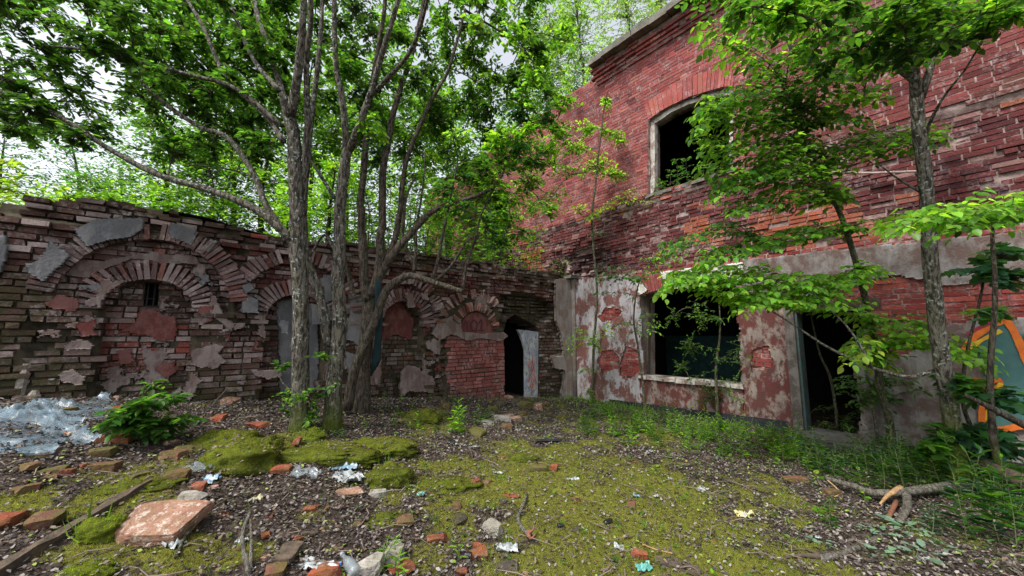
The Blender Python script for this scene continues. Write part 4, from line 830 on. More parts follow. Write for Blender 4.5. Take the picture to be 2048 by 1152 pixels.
for x, y, rx, ry, n, k in [(1960, 545, 70, 26, 7, 'teal'), (2030, 560, 50, 30, 6, 'teal'), (2010, 510, 60, 20, 5, 'teal'), (1990, 630, 60, 16, 4, 'mid+teal'), (1960, 880, 90, 34, 14, 'teal'), (2000, 900, 70, 30, 9, 'teal'), (1900, 870, 60, 30, 9, 'teal+mid'), (1990, 940, 60, 20, 6, 'mid'), (1940, 790, 50, 30, 8, 'mid+teal'), (1900, 760, 40, 24, 6, 'mid+teal'), (2020, 800, 50, 30, 6, 'teal'), (1860, 900, 40, 20, 5, 'mid')]:
    t7.clump(x, y, d7 - random.uniform(0, .4), rx, ry, .22, n, .14, k, 4)
t7.done('maple', 'leaves')
# saplings in front of the walls
def sapling(label, px, w, sprays, clumps, name='sapling', kind='ovate', base=None, bark='bark_green', group=None, dd=0.0, cat='sapling'):
    b, d = gh(*px[0]); t = Tree(name, label, cat, b, group, bark); t.limb(px, w, 2.2, d, d - dd, 6, base=b)
    for p, hw, sz, k in sprays: t.spray(p, d - dd * .5, d - dd * .5 - .15, hw, sz, k, .004)
    for (x, y, rx, ry, n, sz, k) in clumps: t.clump(x, y, d - dd * .5 + random.uniform(-.15, .15), rx, ry, .2, n, sz, k, 7, dens=3.4 if name == 'sapling' else 1.6)
    return t.done(kind, 'leaves')
sapling('tall thin sapling with yellow-green leaves standing before the building corner', [(1184, 800), (1188, 684), (1194, 587), (1184, 450), (1190, 380), (1198, 300), (1208, 220), (1216, 180)], 8,
        [([(1188, 690), (1170, 672), (1140, 690)], .2, .08, 'lime'), ([(1188, 680), (1200, 660), (1222, 664)], .16, .08, 'lime'), ([(1186, 430), (1240, 395), (1290, 392)], .2, .08, 'yel'), ([(1186, 740), (1170, 738), (1160, 745)], .1, .07, 'lime')],
        [(1150, 300, 50, 30, 10, .09, 'lime'), (1190, 330, 50, 36, 13, .085, 'lime+yel'), (1120, 270, 40, 30, 8, .09, 'mid+lime'), (1230, 350, 36, 24, 8, .08, 'yel+lime'), (1220, 270, 34, 30, 7, .085, 'lime'), (1212, 210, 16, 26, 4, .08, 'lime'), (1140, 350, 50, 26, 8, .08, 'mid+lime'), (1100, 330, 44, 24, 7, .085, 'mid+lime'),
         (1240, 290, 30, 20, 5, .07, 'mid+lime'), (1100, 400, 50, 26, 7, .08, 'mid+lime'), (1150, 420, 36, 16, 4, .07, 'yel'), (1200, 470, 30, 14, 3, .05, 'mid'), (1180, 790, 24, 20, 6, .05, 'yel'), (1210, 820, 26, 14, 5, .05, 'yel'), (1050, 360, 50, 30, 8, .085, 'mid'), (1080, 290, 46, 26, 8, .08, 'mid+lime'), (1060, 420, 50, 26, 8, .08, 'mid+lime'), (1000, 440, 46, 26, 7, .08, 'mid'), (1170, 260, 40, 26, 8, .08, 'lime')], dd=1.0)
sapling('thin sapling with sparse flat leaf tiers left of the ground floor window', [(1293, 852), (1287, 782), (1277, 704), (1268, 645), (1272, 590), (1290, 540), (1330, 480)], 7,
        [([(1270, 660), (1290, 648), (1315, 655)], .16, .06, 'mid+lime'), ([(1268, 650), (1250, 645), (1235, 650)], .12, .06, 'mid'), ([(1276, 560), (1310, 535), (1345, 520)], .16, .07, 'lime+mid'), ([(1276, 560), (1240, 545), (1200, 548)], .16, .07, 'mid+teal'), ([(1300, 520), (1330, 505), (1370, 500)], .16, .07, 'lime'), ([(1272, 590), (1230, 585), (1190, 590)], .14, .06, 'mid'), ([(1270, 600), (1290, 625), (1310, 628)], .1, .05, 'mid')], [(1240, 560, 40, 16, 3, .06, 'teal')], dd=.4)
sapling('many-twigged young shrub growing in front of the ground floor window', [(1436, 845), (1432, 743), (1440, 665), (1438, 598)], 9,
        [([(1438, 640), (1410, 625), (1375, 615)], .16, .055, 'mid'), ([(1434, 700), (1400, 690), (1370, 685)], .14, .055, 'mid+lime'), ([(1434, 720), (1470, 715), (1500, 705)], .16, .055, 'mid'), ([(1432, 760), (1460, 790), (1480, 800)], .14, .055, 'mid+lime'), ([(1434, 740), (1400, 750), (1380, 760)], .14, .055, 'mid')],
        [(1340, 640, 24, 30, 4, .05, 'mid'), (1400, 640, 30, 30, 5, .05, 'mid+lime'), (1380, 700, 36, 44, 9, .05, 'mid'), (1480, 700, 36, 50, 9, .05, 'mid'), (1420, 790, 50, 34, 9, .06, 'mid'), (1470, 770, 40, 30, 7, .05, 'mid+lime'), (1360, 740, 24, 30, 5, .05, 'mid')])
sapling('slim bare-stemmed sapling in the open doorway', [(1673, 858), (1672, 820), (1660, 754), (1639, 706), (1621, 623), (1618, 590)], 8,
        [([(1668, 790), (1690, 785), (1715, 800)], .12, .055, 'mid'), ([(1672, 820), (1650, 815), (1635, 820)], .1, .05, 'mid')], [(1690, 850, 40, 30, 8, .05, 'mid'), (1650, 860, 30, 20, 5, .06, 'mid+lime')])
sapling('leafy bush of mid-green leaves right of the doorway', [(1760, 905), (1750, 840), (1745, 790), (1730, 740)], 8,
        [([(1750, 800), (1720, 770), (1690, 765)], .2, .07, 'mid'), ([(1750, 790), (1790, 760), (1830, 770)], .2, .075, 'mid')], [(1760, 770, 50, 40, 12, .07, 'mid+teal'), (1720, 800, 40, 40, 9, .065, 'mid'), (1800, 800, 50, 40, 10, .08, 'mid+teal'), (1850, 770, 50, 50, 10, .08, 'mid+teal'), (1880, 720, 40, 30, 7, .08, 'mid')], name='bush', cat='bush')
sapling('low leafy bush with long leaves beside the plastic sheet', [(290, 885), (288, 850), (285, 810), (290, 770)], 7,
        [], [(250, 830, 40, 30, 12, .10, 'mid'), (290, 810, 40, 30, 10, .095, 'mid'), (330, 850, 50, 26, 12, .095, 'mid'), (290, 860, 60, 28, 14, .10, 'mid+dark'), (350, 800, 36, 20, 6, .085, 'mid'), (240, 850, 30, 20, 8, .10, 'mid'), (370, 840, 30, 16, 5, .08, 'mid'), (300, 775, 24, 14, 4, .08, 'mid'), (280, 890, 40, 14, 6, .08, 'mid')], name='bush', cat='bush')
sapling('small round-leaved sprout climbing round the foot of the nearest tree', [(612, 862), (600, 820), (580, 780), (565, 765)], 4,
        [([(600, 820), (640, 780), (670, 770)], .08, .055, 'mid+lime')], [(575, 790, 26, 24, 8, .05, 'mid+lime'), (600, 790, 20, 30, 8, .05, 'mid+lime'), (625, 830, 14, 40, 8, .05, 'lime+mid'), (640, 790, 30, 14, 6, .05, 'mid'), (575, 830, 14, 20, 3, .05, 'mid'), (628, 870, 16, 16, 5, .055, 'lime'), (565, 730, 30, 12, 4, .07, 'mid'), (635, 710, 30, 10, 4, .06, 'mid')], name='leafy_sprout', kind='broad', cat='plant')
# growth on the ruined wall and behind it
def wt(u, n=-.35): return LW.w(u, max(2.9, ltop(u) - .05), n)
def sapl3(label, base, h, lean, r, n, sz, key, name='sapling', group=None, nl=6, rad=.5, low=.35, kind='ovate', bark='bark_dark', cat='sapling'):
    t = Tree(name, label, cat, base, group, bark); top = base + A([lean[0], lean[1], h]); mid = (base + top) / 2 + A([random.gauss(0, .06 * h), random.gauss(0, .06 * h), 0]); c = t.limb3([base - A([0, 0, .1]), mid, top], r, r * .25, n=14, sides=6)
    for k in range(n):
        f = low + (1 - low) * random.random(); p = c[min(13, int(f * 13))]; an = random.uniform(0, 6.28); l = rad * random.uniform(.4, 1.1) * (1.15 - .6 * f); t.twig(p, p + A([math.cos(an) * l, math.sin(an) * l, random.uniform(-.05, .5) * l]), sz, key, nl, r=.0035)
    return t.done(kind, 'leaves')
GS = 'thin saplings crowded on top of the ruined wall'
ORD = 'first second third fourth fifth sixth seventh eighth ninth tenth eleventh twelfth thirteenth fourteenth fifteenth sixteenth seventeenth eighteenth nineteenth twentieth'.split(); ORD += ['twenty-' + o_ for o_ in ORD[:9]] + ['thirtieth'] + ['thirty-' + o_ for o_ in ORD[:9]]
def pxx(p): r = p - CAM; return W0 / 2 + FPX * float(r @ RT) / float(r @ FW)
TH_ = sorted([(random.uniform(.7, 5.3), random.uniform(-2.6, -.2)) for _ in range(34)], key=lambda t: pxx(LW.w(t[0], 2.95, t[1])))
for k, (u, n_) in enumerate(TH_):
     h = random.uniform(1.3, 2.6); sapl3('thin sapling in the thicket on the ruined wall top, %s stem counted from the left' % ORD[k], LW.w(u, 2.95, n_), h, (random.gauss(0, .2), random.gauss(0, .2)), random.uniform(.008, .018), int(20 * h), .08, random.choice(['mid', 'mid+lime', 'mid', 'lime+mid']), group=GS, rad=.4, low=.15)
for k, (u, h, key, lab) in enumerate([(9.6, .8, 'yel', 'yellow-green bush on the wall top at the left edge'), (9.0, .55, 'yel+lime', 'low bright bush on the wall top above the first plastered stones'), (8.6, .6, 'lime+mid', 'small dark-stemmed seedling above the first arch'), (7.3, .9, 'mid+lime', 'leafy seedling on the wall hump right of the first arch')]):
    sapl3(lab, LW.w(u, 3.0, -1.2), h, (0, 0), .012, 60, .085, key, name='bush', cat='bush', rad=.5, low=.1)
for k in range(9):
    u = .1 + k * .24 + random.uniform(-.06, .06); sapl3('straggly weed on the end of the wall top, %s from the building corner' % ORD[k], LW.w(u, ltop(u) - .03, random.uniform(-.3, .02)), random.uniform(.25, .6), (random.gauss(0, .1), random.gauss(0, .1)), .005, 9, .05, 'mid+lime', name='weed', group='weeds on the wall end', rad=.25, low=.1, cat='weed')
GBK = 'trees growing behind the ruined wall'
BT = [(-20, 8.0, 'mid+teal', 3.0, .08), (60, 9.5, 'lime', 2.2, .08), (150, 9.0, 'mid+teal', 3.6, .085), (330, 8.5, 'mid', 3.6, .09), (400, 8.0, 'lime+mid', 3.0, .09), (470, 9.0, 'mid+dark', 4.4, .09), (540, 9.6, 'mid', 5.0, .095), (620, 10.2, 'dark+mid', 5.2, .095), (700, 10.0, 'mid+dark', 5.4, .10), (800, 11, 'mid', 6.0, .12), (900, 12.5, 'mid', 6.5, .13), (260, 10.5, 'mid', 3.2, .09), (560, 8.6, 'lime', 2.6, .1), (660, 8.2, 'lime', 2.4, .1), (1010, 14, 'mid', 6.5, .14), (200, 7.6, 'mid', 1.9, .085), (20, 7.2, 'lime+yel', 1.3, .08), (110, 7.8, 'mid+lime', 1.5, .08), (300, 7.6, 'lime', 1.8, .085), (380, 10.5, 'dark+mid', 4.6, .1)]
for k, (x, d, key, h, sz) in enumerate(BT):
    b = P(x, 430, d); b[2] = 2.9
    lab = ['bushy tree beyond the arcade wall', 'bright yellow-green tree beyond the arcade wall', 'slender tree beyond the arcade wall'][k % 3]
    t = Tree('background_tree', lab.replace('yellow-green ', '') + ', %s' % ['at the far left edge', 'low over the left wall end', 'over the left wall end with a bare top', 'above the hump of the first arch', 'bright between the low long limb and the wall', 'left of the nearest trunk and tall', 'just left of the nearest trunk', 'between the two grey trunks', 'right behind the forked trunk', 'over the many-stemmed tree', 'left of the far dark window', 'in the white sky gap', 'small and lit beside the nearest trunk', 'small and lit beside the forked trunk', 'over the far end of the building', 'low above the first rendered arch stones', 'lowest at the left picture edge', 'low bush-like over the left part of the wall', 'low and lit right of the first arch top', 'darker and tall behind the long low limb'][k], 'tree', b, GBK, 'bark_dark')
    c = t.limb3([b - A([0, 0, .2]), b + A([random.gauss(0, .15), 0, h * .5]), b + A([random.gauss(0, .3), random.gauss(0, .3), h])], .03 + .012 * h, .012, n=20, sides=7)
    nb = int(26 + h * 34); R = .55 + .24 * h
    if key == 'mid+teal': nb = int(nb * .5)
    for j in range(nb):
        f = random.uniform(.12, 1.0); p = c[int(f * 19)]; an = random.uniform(0, 6.28); l = R * random.uniform(.35, 1.1) * (1.2 - .65 * f); e = p + A([math.cos(an) * l, math.sin(an) * l, random.uniform(-.1, .6) * l]); t.twig(p, e, sz, key, 12, r=.006, start=.25)
        for q in range(2): e2 = e + RNG.normal(0, .28, 3); t.twig(p * .35 + e * .65, e2, sz, key, 8, r=.004, start=.2, wood=False)
    t.done('ovate', 'crown')
for k, (x, y, d, h, key) in enumerate([(1185, 60, 15, 15.5, 'birch+lime'), (1290, 30, 17, 19.5, 'birch'), (1100, 60, 15.5, 14, 'birch+mid'), (1360, -20, 19, 22, 'birch')]):
    b = P(x, 600, d); b[2] = 2.0
    t = Tree('birch_tree', 'pale-leaved birch rising behind the building, ' + ['directly left of the cornice end', 'above the cornice slab', 'behind the crumbled top corner', 'highest and farthest right above the cornice'][k], 'tree', b, 'pale birches behind the building', 'bark_grey')
    c = t.limb3([b, b + A([0, 0, h * .5]), b + A([random.gauss(0, .3), 0, h])], .12, .03, n=24, sides=8)
    for j in range(330):
        f = random.uniform(.3, 1.0); p = c[int(f * 23)]; an = random.uniform(0, 6.28); l = 2.6 * random.uniform(.3, 1.1) * (1.25 - .7 * f); e = p + A([math.cos(an) * l, math.sin(an) * l, random.uniform(-.2, .5) * l]); t.twig(p, e, .11, key, 14, r=.012, start=.2)
        for q in range(2): t.twig(p * .3 + e * .7, e + RNG.normal(0, .35, 3), .11, key, 10, wood=False)
    t.done('ovate', 'crown')
# plants in the upper window
for k, (x, y, h, r) in enumerate([(1330, 375, .55, .25), (1350, 370, .7, .25), (1375, 362, .6, .3), (1400, 358, .9, .3), (1430, 355, 1.0, .35), (1450, 350, .7, .3), (1315, 380, .35, .2)]):
    u, v = RW.uv(x, y); sapl3(['feathery weed at the left third of the upper window sill', 'second feathery weed from the left on the upper window sill', 'low feathery weed before the middle of the upper window', 'leafy weed in the middle of the upper window', 'tallest leafy weed in the upper window', 'weed nearest the right jamb of the upper window', 'shortest weed in the left corner of the upper window'][k], RW.w(u, 4.66, -.12), h, (random.gauss(0, .08), random.gauss(0, .05)), .006, int(16 + 12 * h), .05 if k != 4 else .07, 'mid+teal' if k < 3 else 'mid', name='weed', group='weeds in the upper window', rad=r, low=.05, cat='weed')
# ------------------------------------------------------------------ low plants
class Plants:
    def __init__(s): s.P = []; s.D = []; s.N = []; s.S = []; s.C = []; s.mb = MB()
def herb(label, x, y, h, n, sz, key, kind='lance', name='weed', group=None, stems=1, spread=.06, base=None, lean=.12, bush=0.0, cat='weed'):
    b = gh(x, y)[0] if base is None else base; r = thing(name, label, cat, b, group); p = Plants()
    for s_ in range(stems):
        a = b + A([random.gauss(0, spread), random.gauss(0, spread), 0]) * (stems > 1); a[2] = b[2] if base is not None else float(G(a[0], a[1])); hh = h * random.uniform(.75, 1.15); top = a + A([random.gauss(0, lean) * hh, random.gauss(0, lean) * hh, hh]); c = catmull([a - A([0, 0, .02]), (a + top) / 2 + A([random.gauss(0, .02), 0, 0]), top], 8)
        tube(p.mb, c, np.linspace(.0035, .0015, 8), 5, c=(.09, .11, .04, 1)); cs = pal(key, n)
        for k in range(n):
            t = .12 + .88 * (k + random.random()) / n; i = min(int(t * 7), 6); f = t * 7 - i; q = c[i] * (1 - f) + c[i + 1] * f; an = k * 2.4 + random.gauss(0, .3); up = random.uniform(.15, .6) + (.5 if t > .85 else 0)
            p.P.append(q); p.D.append(A([math.cos(an), math.sin(an), up])); p.N.append(A([0, 0, 1.]) + RNG.normal(0, .15, 3)); p.S.append(sz * random.uniform(.7, 1.1) * (1.1 - .45 * t)); p.C.append(cs[k])
    t = M['leaf']; p.mb.build('stem', STEM, r, True); inst('leaves', kind, p.P, p.D, p.N, p.S, p.C, t, r); return r
_t = NT('green_stem'); STEM = _t.done(_t.attr().outputs['Color'], .8)
def tuft(label, x, y, h, n, key, r=.05, group=None, name='grass_tuft', base=None):
    b = gh(x, y)[0] if base is None else base; P_, D, N, S = [], [], [], []
    for k in range(n):
        an = random.uniform(0, 6.28); q = b + A([math.cos(an), math.sin(an), 0]) * random.uniform(0, r); P_.append(q - A([0, 0, .01])); D.append(A([math.cos(an) * random.uniform(.1, .8), math.sin(an) * random.uniform(.1, .8), 1])); N.append(A([math.cos(an), math.sin(an), .2])); S.append(h * random.uniform(.5, 1.15))
    o = inst(name, 'blade', P_, D, N, S, pal(key, n), M['leaf']); return tag(o, label, 'grass', group)
LM = [(322, 1060, 'big stone slab'), (488, 915, 'mossy block'), (640, 910, 'mossy ledge'), (765, 900, 'broad moss hump'), (790, 950, 'mossy stump'), (1050, 1040, 'curved stick'), (1090, 940, 'mossy long brick'), (730, 1135, 'large pale rock'), (905, 865, 'fern-like plant'), (1280, 1115, 'rusty shard'),
      (1800, 1010, 'broken branch fork'), (1500, 1035, 'yellow wrapper'), (1700, 1105, 'short broken branch'), (550, 1140, 'squared brick end'), (290, 850, 'leafy bush'), (100, 870, 'plastic sheet'), (95, 1050, 'brown half brick'), (250, 1010, 'rotten beam'), (495, 1110, 'forked stick'), (603, 850, 'nearest trunk'), (665, 850, 'mossy-footed trunk'), (595, 1074, 'short brown board'),
      (1003, 840, 'bluish rubble block'), (1185, 800, 'tall yellow-green sapling'), (1293, 840, 'flat-tiered sapling'), (1436, 830, 'shrub before the window'), (1665, 860, 'doorway'), (1590, 960, 'flat orange-brown brick'), (1960, 980, 'leaning log'), (1780, 905, 'slim leaning tree'), (872, 1080, 'bright orange brick'), (1095, 888, 'charred board'), (955, 1112, 'vivid orange lump'), (430, 800, 'orange lump by the wall'), (60, 800, 'dark bottle'), (1915, 930, 'dark right tree'), (1400, 980, 'white wrapper')]
USED = set()
def nl(x, y, base):
    o = sorted(LM, key=lambda l: math.hypot(x - l[0], (y - l[1]) * 1.6)); a, b = o[0], o[1]; dx, dy = x - a[0], y - a[1]; rel = ('right of' if dx > 0 else 'left of') if abs(dx) > abs(dy) * 1.4 else ('in front of' if dy > 0 else 'behind')
    for t in ('%s %s the %s' % (base, rel, a[2]), '%s between the %s and the %s' % (base, a[2], b[2]), '%s near the %s, towards the %s' % (base, a[2], o[2][2]), '%s by the %s and %s' % (base, b[2], o[2][2]), '%s off the %s on the %s side' % (base, a[2], b[2])):
        if t not in USED: break
    USED.add(t); w = t.split(); return ' '.join(w[:16])
# named plants one can point to
herb('large willow-leaved plant at the right edge behind the fallen branch', 1965, 1085, .62, 26, .17, 'mid+teal', stems=5, spread=.12)
herb('pale wilting narrow-leaved plant in front of the stump end', 1915, 985, .5, 20, .11, 'birch+yel', stems=2)
herb('narrow-leaved plant just behind the middle of the fallen branch', 1700, 935, .42, 20, .11, 'mid', stems=3)
herb('dark green clump behind the fork of the fallen branch', 1770, 985, .42, 20, .12, 'mid+dark', stems=6, spread=.12)
herb('clump of upright leaves left of the leaning log', 1830, 985, .55, 22, .12, 'teal+mid', stems=5, spread=.12)
herb('small narrow-leaved weed below the fork of the broken branch', 1670, 1065, .2, 14, .09, 'mid', stems=3)
herb('dark weed between the fallen branch and the pale leaf rosette', 1855, 1065, .22, 14, .10, 'teal', stems=3)
herb('fern-like bright plant near the brick infill', 915, 868, .38, 22, .13, 'lime', stems=4, spread=.05, kind='lance')
herb('small dark star-leaved weed against the brick infill', 905, 812, .16, 14, .14, 'mid+teal')
herb('feathery clump in front of the brick infill', 965, 850, .26, 16, .13, 'mid+dark', stems=3)
herb('bright seedling left of the fern-like plant', 838, 862, .22, 8, .10, 'lime', kind='ovate')
herb('little lobed-leaf maple seedling under the window', 1440, 855, .2, 7, .13, 'lime+yel', kind='maple', lean=.02)
herb('bluish weed at the foot of the forked trunk', 558 + 120, 878, .12, 10, .11, 'teal')
herb('yellow-green sprig at the foot of the forked trunk', 680, 872, .1, 7, .05, 'yel', kind='ovate')
herb('grassy sprig in the bottom centre foreground', 770, 1148, .2, 12, .13, 'birch+lime', kind='blade')
herb('green sprig beside the pale stone in the foreground', 815, 1135, .12, 14, .11, 'lime', stems=2)
herb('slim seedling in front of the orange lump', 915, 1120, .16, 8, .09, 'lime')
for k, (x, y, col) in enumerate([(1030, 905, 0), (1248, 892, 0), (1340, 918, 0), (1462, 925, 0), (1636, 962, 1), (1720, 955, 1), (1560, 935, 0), (1100, 880, 0), (1215, 870, 0), (1380, 1010, 0), (1725, 1005, 0), (1632, 1030, 0)]):
    herb(nl(x, y, 'bright round-leaved seedling'), x, y, .1 if not col else .13, 5, .075 if not col else .1, 'lime+yel', kind='broad', name='seedling', group='round-leaved seedlings', cat='seedling')
for k in range(80):      # tall willow-leaved weeds along the foot of the building
    f = random.random(); x = 1160 + 480 * f + random.uniform(-10, 10); y = 835 + 70 * f + random.uniform(-18, 45)
    hh_ = random.uniform(.15, .42); nn_ = random.randint(12, 20); herb(nl(x, y, ('tall' if hh_ > .33 else 'short' if hh_ < .23 else 'medium') + (' leafy' if nn_ > 16 else ' sparse') + ' narrow-leaved weed'), x, y, hh_, nn_, random.uniform(.08, .12), random.choice(['mid+lime', 'mid', 'lime']), group='weeds along the foot of the building', stems=random.choice([1, 2, 2, 3]))
for k in range(30):
    x = random.uniform(1620, 2050); y = random.uniform(925, 972) + max(0, x - 1880) * .5
    herb(nl(x, y, random.choice(['dense dark weed', 'upright dark weed', 'spreading weed', 'leafy dark weed'])), x, y, random.uniform(.15, .4), 18, random.uniform(.09, .13), random.choice(['mid', 'dark+mid', 'mid+teal']), group='weeds in the right undergrowth', stems=3, spread=.1)
for k in range(14):
    x = random.uniform(700, 900); y = random.uniform(800, 870); herb(nl(x, y, 'small low weed'), x, y, random.uniform(.06, .16), 8, .07, random.choice(['mid', 'mid+lime']), 'ovate', group='weeds below the third arch')
# pale rosettes
for k, (x, y, n, s_) in enumerate([(1808, 1060, 14, .10), (1770, 1075, 10, .07), (1848, 1112, 12, .09), (1770, 1115, 10, .08), (1750, 1068, 8, .06), (1630, 1092, 9, .06), (1880, 1096, 8, .06), (1850, 1080, 8, .05)]):
    b = gh(x, y)[0]; an = RNG.uniform(0, 6.28, n); rr = RNG.uniform(.0, .09, n); Q = b + np.stack([np.cos(an) * rr, np.sin(an) * rr, RNG.uniform(.015, .05, n)], -1); c = A([.24, .38, .30]) * RNG.uniform(.7, 1.2, (n, 1))
    tag(inst('leaf_rosette', 'ovate', Q, np.stack([np.cos(an), np.sin(an), RNG.uniform(-.1, .3, n)], -1), np.tile(A([0, 0, 1.]), (n, 1)), RNG.uniform(.6, 1.1, n) * s_, c, M['leaf']), 'pale blue-green leaf rosette ' + ['right under the broken fork', 'left under the broken fork', 'near the lower right corner', 'beside the tip of the short broken branch', 'between the fork and the short branch', 'left of the short broken branch', 'farthest right of the pale rosettes', 'small, above the corner rosette'][k], 'rosette', 'pale leaf rosettes')
# grass as ground cover
def grass():
    n = 90000; x, y = scatter(n, -5.5, 6.5, 2.0, 9.5); p, q = pq(x, y); near_wall = 1 - sstep(.2, 2.2, q); rt_ = sstep(1.2, 3.8, x) ; pn = fbm(x * 1.3, y * 1.3, 88, 4); d = np.hypot(x, y)
    w = np.clip(.5 * near_wall * (p < 8) + .25 * rt_, 0, 1) * sstep(-.25, .25, pn + near_wall * .05) + .02 + .10 * sstep(.1, .5, pn) * (x > -.5); k = RNG.random(len(x)) < w * np.clip(5 / d, .45, 1.0); x, y, nw = x[k], y[k], near_wall[k]; m = len(x)
    D = np.stack([RNG.normal(0, .5, m), RNG.normal(0, .5, m), np.ones(m)], -1); N = RNG.normal(0, 1, (m, 3)); N[:, 2] *= .1
    inst('grass', 'blade', np.stack([x, y, G(x, y) - .005], -1), D, N, RNG.uniform(.04, .11, m) * (1 + .8 * nw), pal('mid+lime+lime', m), M['leaf'])['kind'] = 'stuff'
    # creeping small leaves
    n = 60000; x, y = scatter(n, -5.5, 6.5, 2.0, 9.5); p, q = pq(x, y); nwl = 1 - sstep(.2, 2.4, q); pn = fbm(x * 1.1, y * 1.1, 188, 4)
    w = .6 * nwl + .7 * sstep(.2, 3.2, x) * sstep(-.1, .4, pn) + .06 * (x > -2); k = RNG.random(len(x)) < w * .5; x, y = x[k], y[k]; m = len(x); an = RNG.uniform(0, 6.28, m)
    inst('ground_cover', 'ovate', np.stack([x, y, G(x, y) + RNG.uniform(.015, .06, m)], -1), np.stack([np.cos(an), np.sin(an), RNG.normal(.2, .2, m)], -1), np.stack([RNG.normal(0, .3, m), RNG.normal(0, .3, m), np.ones(m)], -1), RNG.uniform(.018, .055, m), pal('lime+mid+mid', m), M['leaf'])['kind'] = 'stuff'
grass()
for k, (x, y, h, n, lab) in enumerate([(765, 945, .16, 22, 'on the mossy stump near the centre'), (770, 925, .13, 14, 'behind the mossy stump near the centre'), (1000, 958, .1, 26, 'left of the mossy brick in the centre'), (975, 1020, .1, 24, 'above the curved broken stick'), (1010, 1090, .1, 20, 'at the lower end of the curved stick'), (868, 1040, .09, 22, 'right of the dark half brick'), (175, 1080, .26, 9, 'left of the bright mossed stone'), (1440, 915, .12, 30, 'in the litter right of the centre'), (960, 940, .08, 20, 'by the red lump in the centre'), (850, 950, .08, 18, 'right of the stump'), (820, 985, .07, 30, 'beside the red half brick'), (1250, 1130, .1, 16, 'near the rusty triangular shard')]):
    tuft('grass tuft ' + lab, x, y, h, n, 'lime+mid', group='grass tufts')
# ------------------------------------------------------------------ moss lumps, stones, bricks, timber, litter
import bmesh
def ico(sub):
    bm = bmesh.new(); bmesh.ops.create_icosphere(bm, subdivisions=sub, radius=1); V = np.array([v.co[:] for v in bm.verts]); F = [tuple(v.index for v in f.verts) for f in bm.faces]; bm.free(); return V, F
ICO = {k: ico(k) for k in (2, 3, 4)}
def n3(V, s, seed, o=3): return (fbm(V[:, 0] * s + 7, V[:, 1] * s + 3, seed, o) + fbm(V[:, 1] * s + 1, V[:, 2] * s + 9, seed + 1, o) + fbm(V[:, 2] * s + 5, V[:, 0] * s, seed + 2, o)) / 3
def rotz(V, a): c, s = math.cos(a), math.sin(a); return np.stack([V[:, 0] * c - V[:, 1] * s, V[:, 0] * s + V[:, 1] * c, V[:, 2]], -1)
def rotx(V, a): c, s = math.cos(a), math.sin(a); return np.stack([V[:, 0], V[:, 1] * c - V[:, 2] * s, V[:, 1] * s + V[:, 2] * c], -1)
def lump_v(dim, sq=.5, rough=.12, seed=1, sub=4, sc=1.6, fine=.03):
    V, F = ICO[sub]; W_ = np.sign(V) * np.abs(V) ** sq; W_ = W_ / np.maximum(1, np.linalg.norm(W_, axis=1, keepdims=True) ** .25); W_ = W_ * (1 + rough * n3(V * 1.0, sc, seed)[:, None] * 2 + fine * n3(V, 7, seed + 5)[:, None] * 2); return W_ * A(dim) / 2, F
def facet_v(dim, seed, cuts=12, sub=3):
    r = np.random.default_rng(seed); V, F = ICO[sub]; V = V * 1.25
    for k in range(cuts):
        n = nrm(r.normal(0, 1, 3)) if k > 5 else A([[1, 0, 0], [-1, 0, 0], [0, 1, 0], [0, -1, 0], [0, 0, 1], [0, 0, -1]][k]) + r.normal(0, .12, 3); n = nrm(n); h = r.uniform(.62, .95) if k > 5 else r.uniform(.72, .85); dd = V @ n; V = V - np.clip(dd - h, 0, None)[:, None] * n
    V = V * (1 + .05 * n3(V, 3, seed % 97)[:, None] + .05 * n3(V, 9, seed % 91 + 2)[:, None]); V = V / (V.max(0) - V.min(0)) * A(dim); return V, F
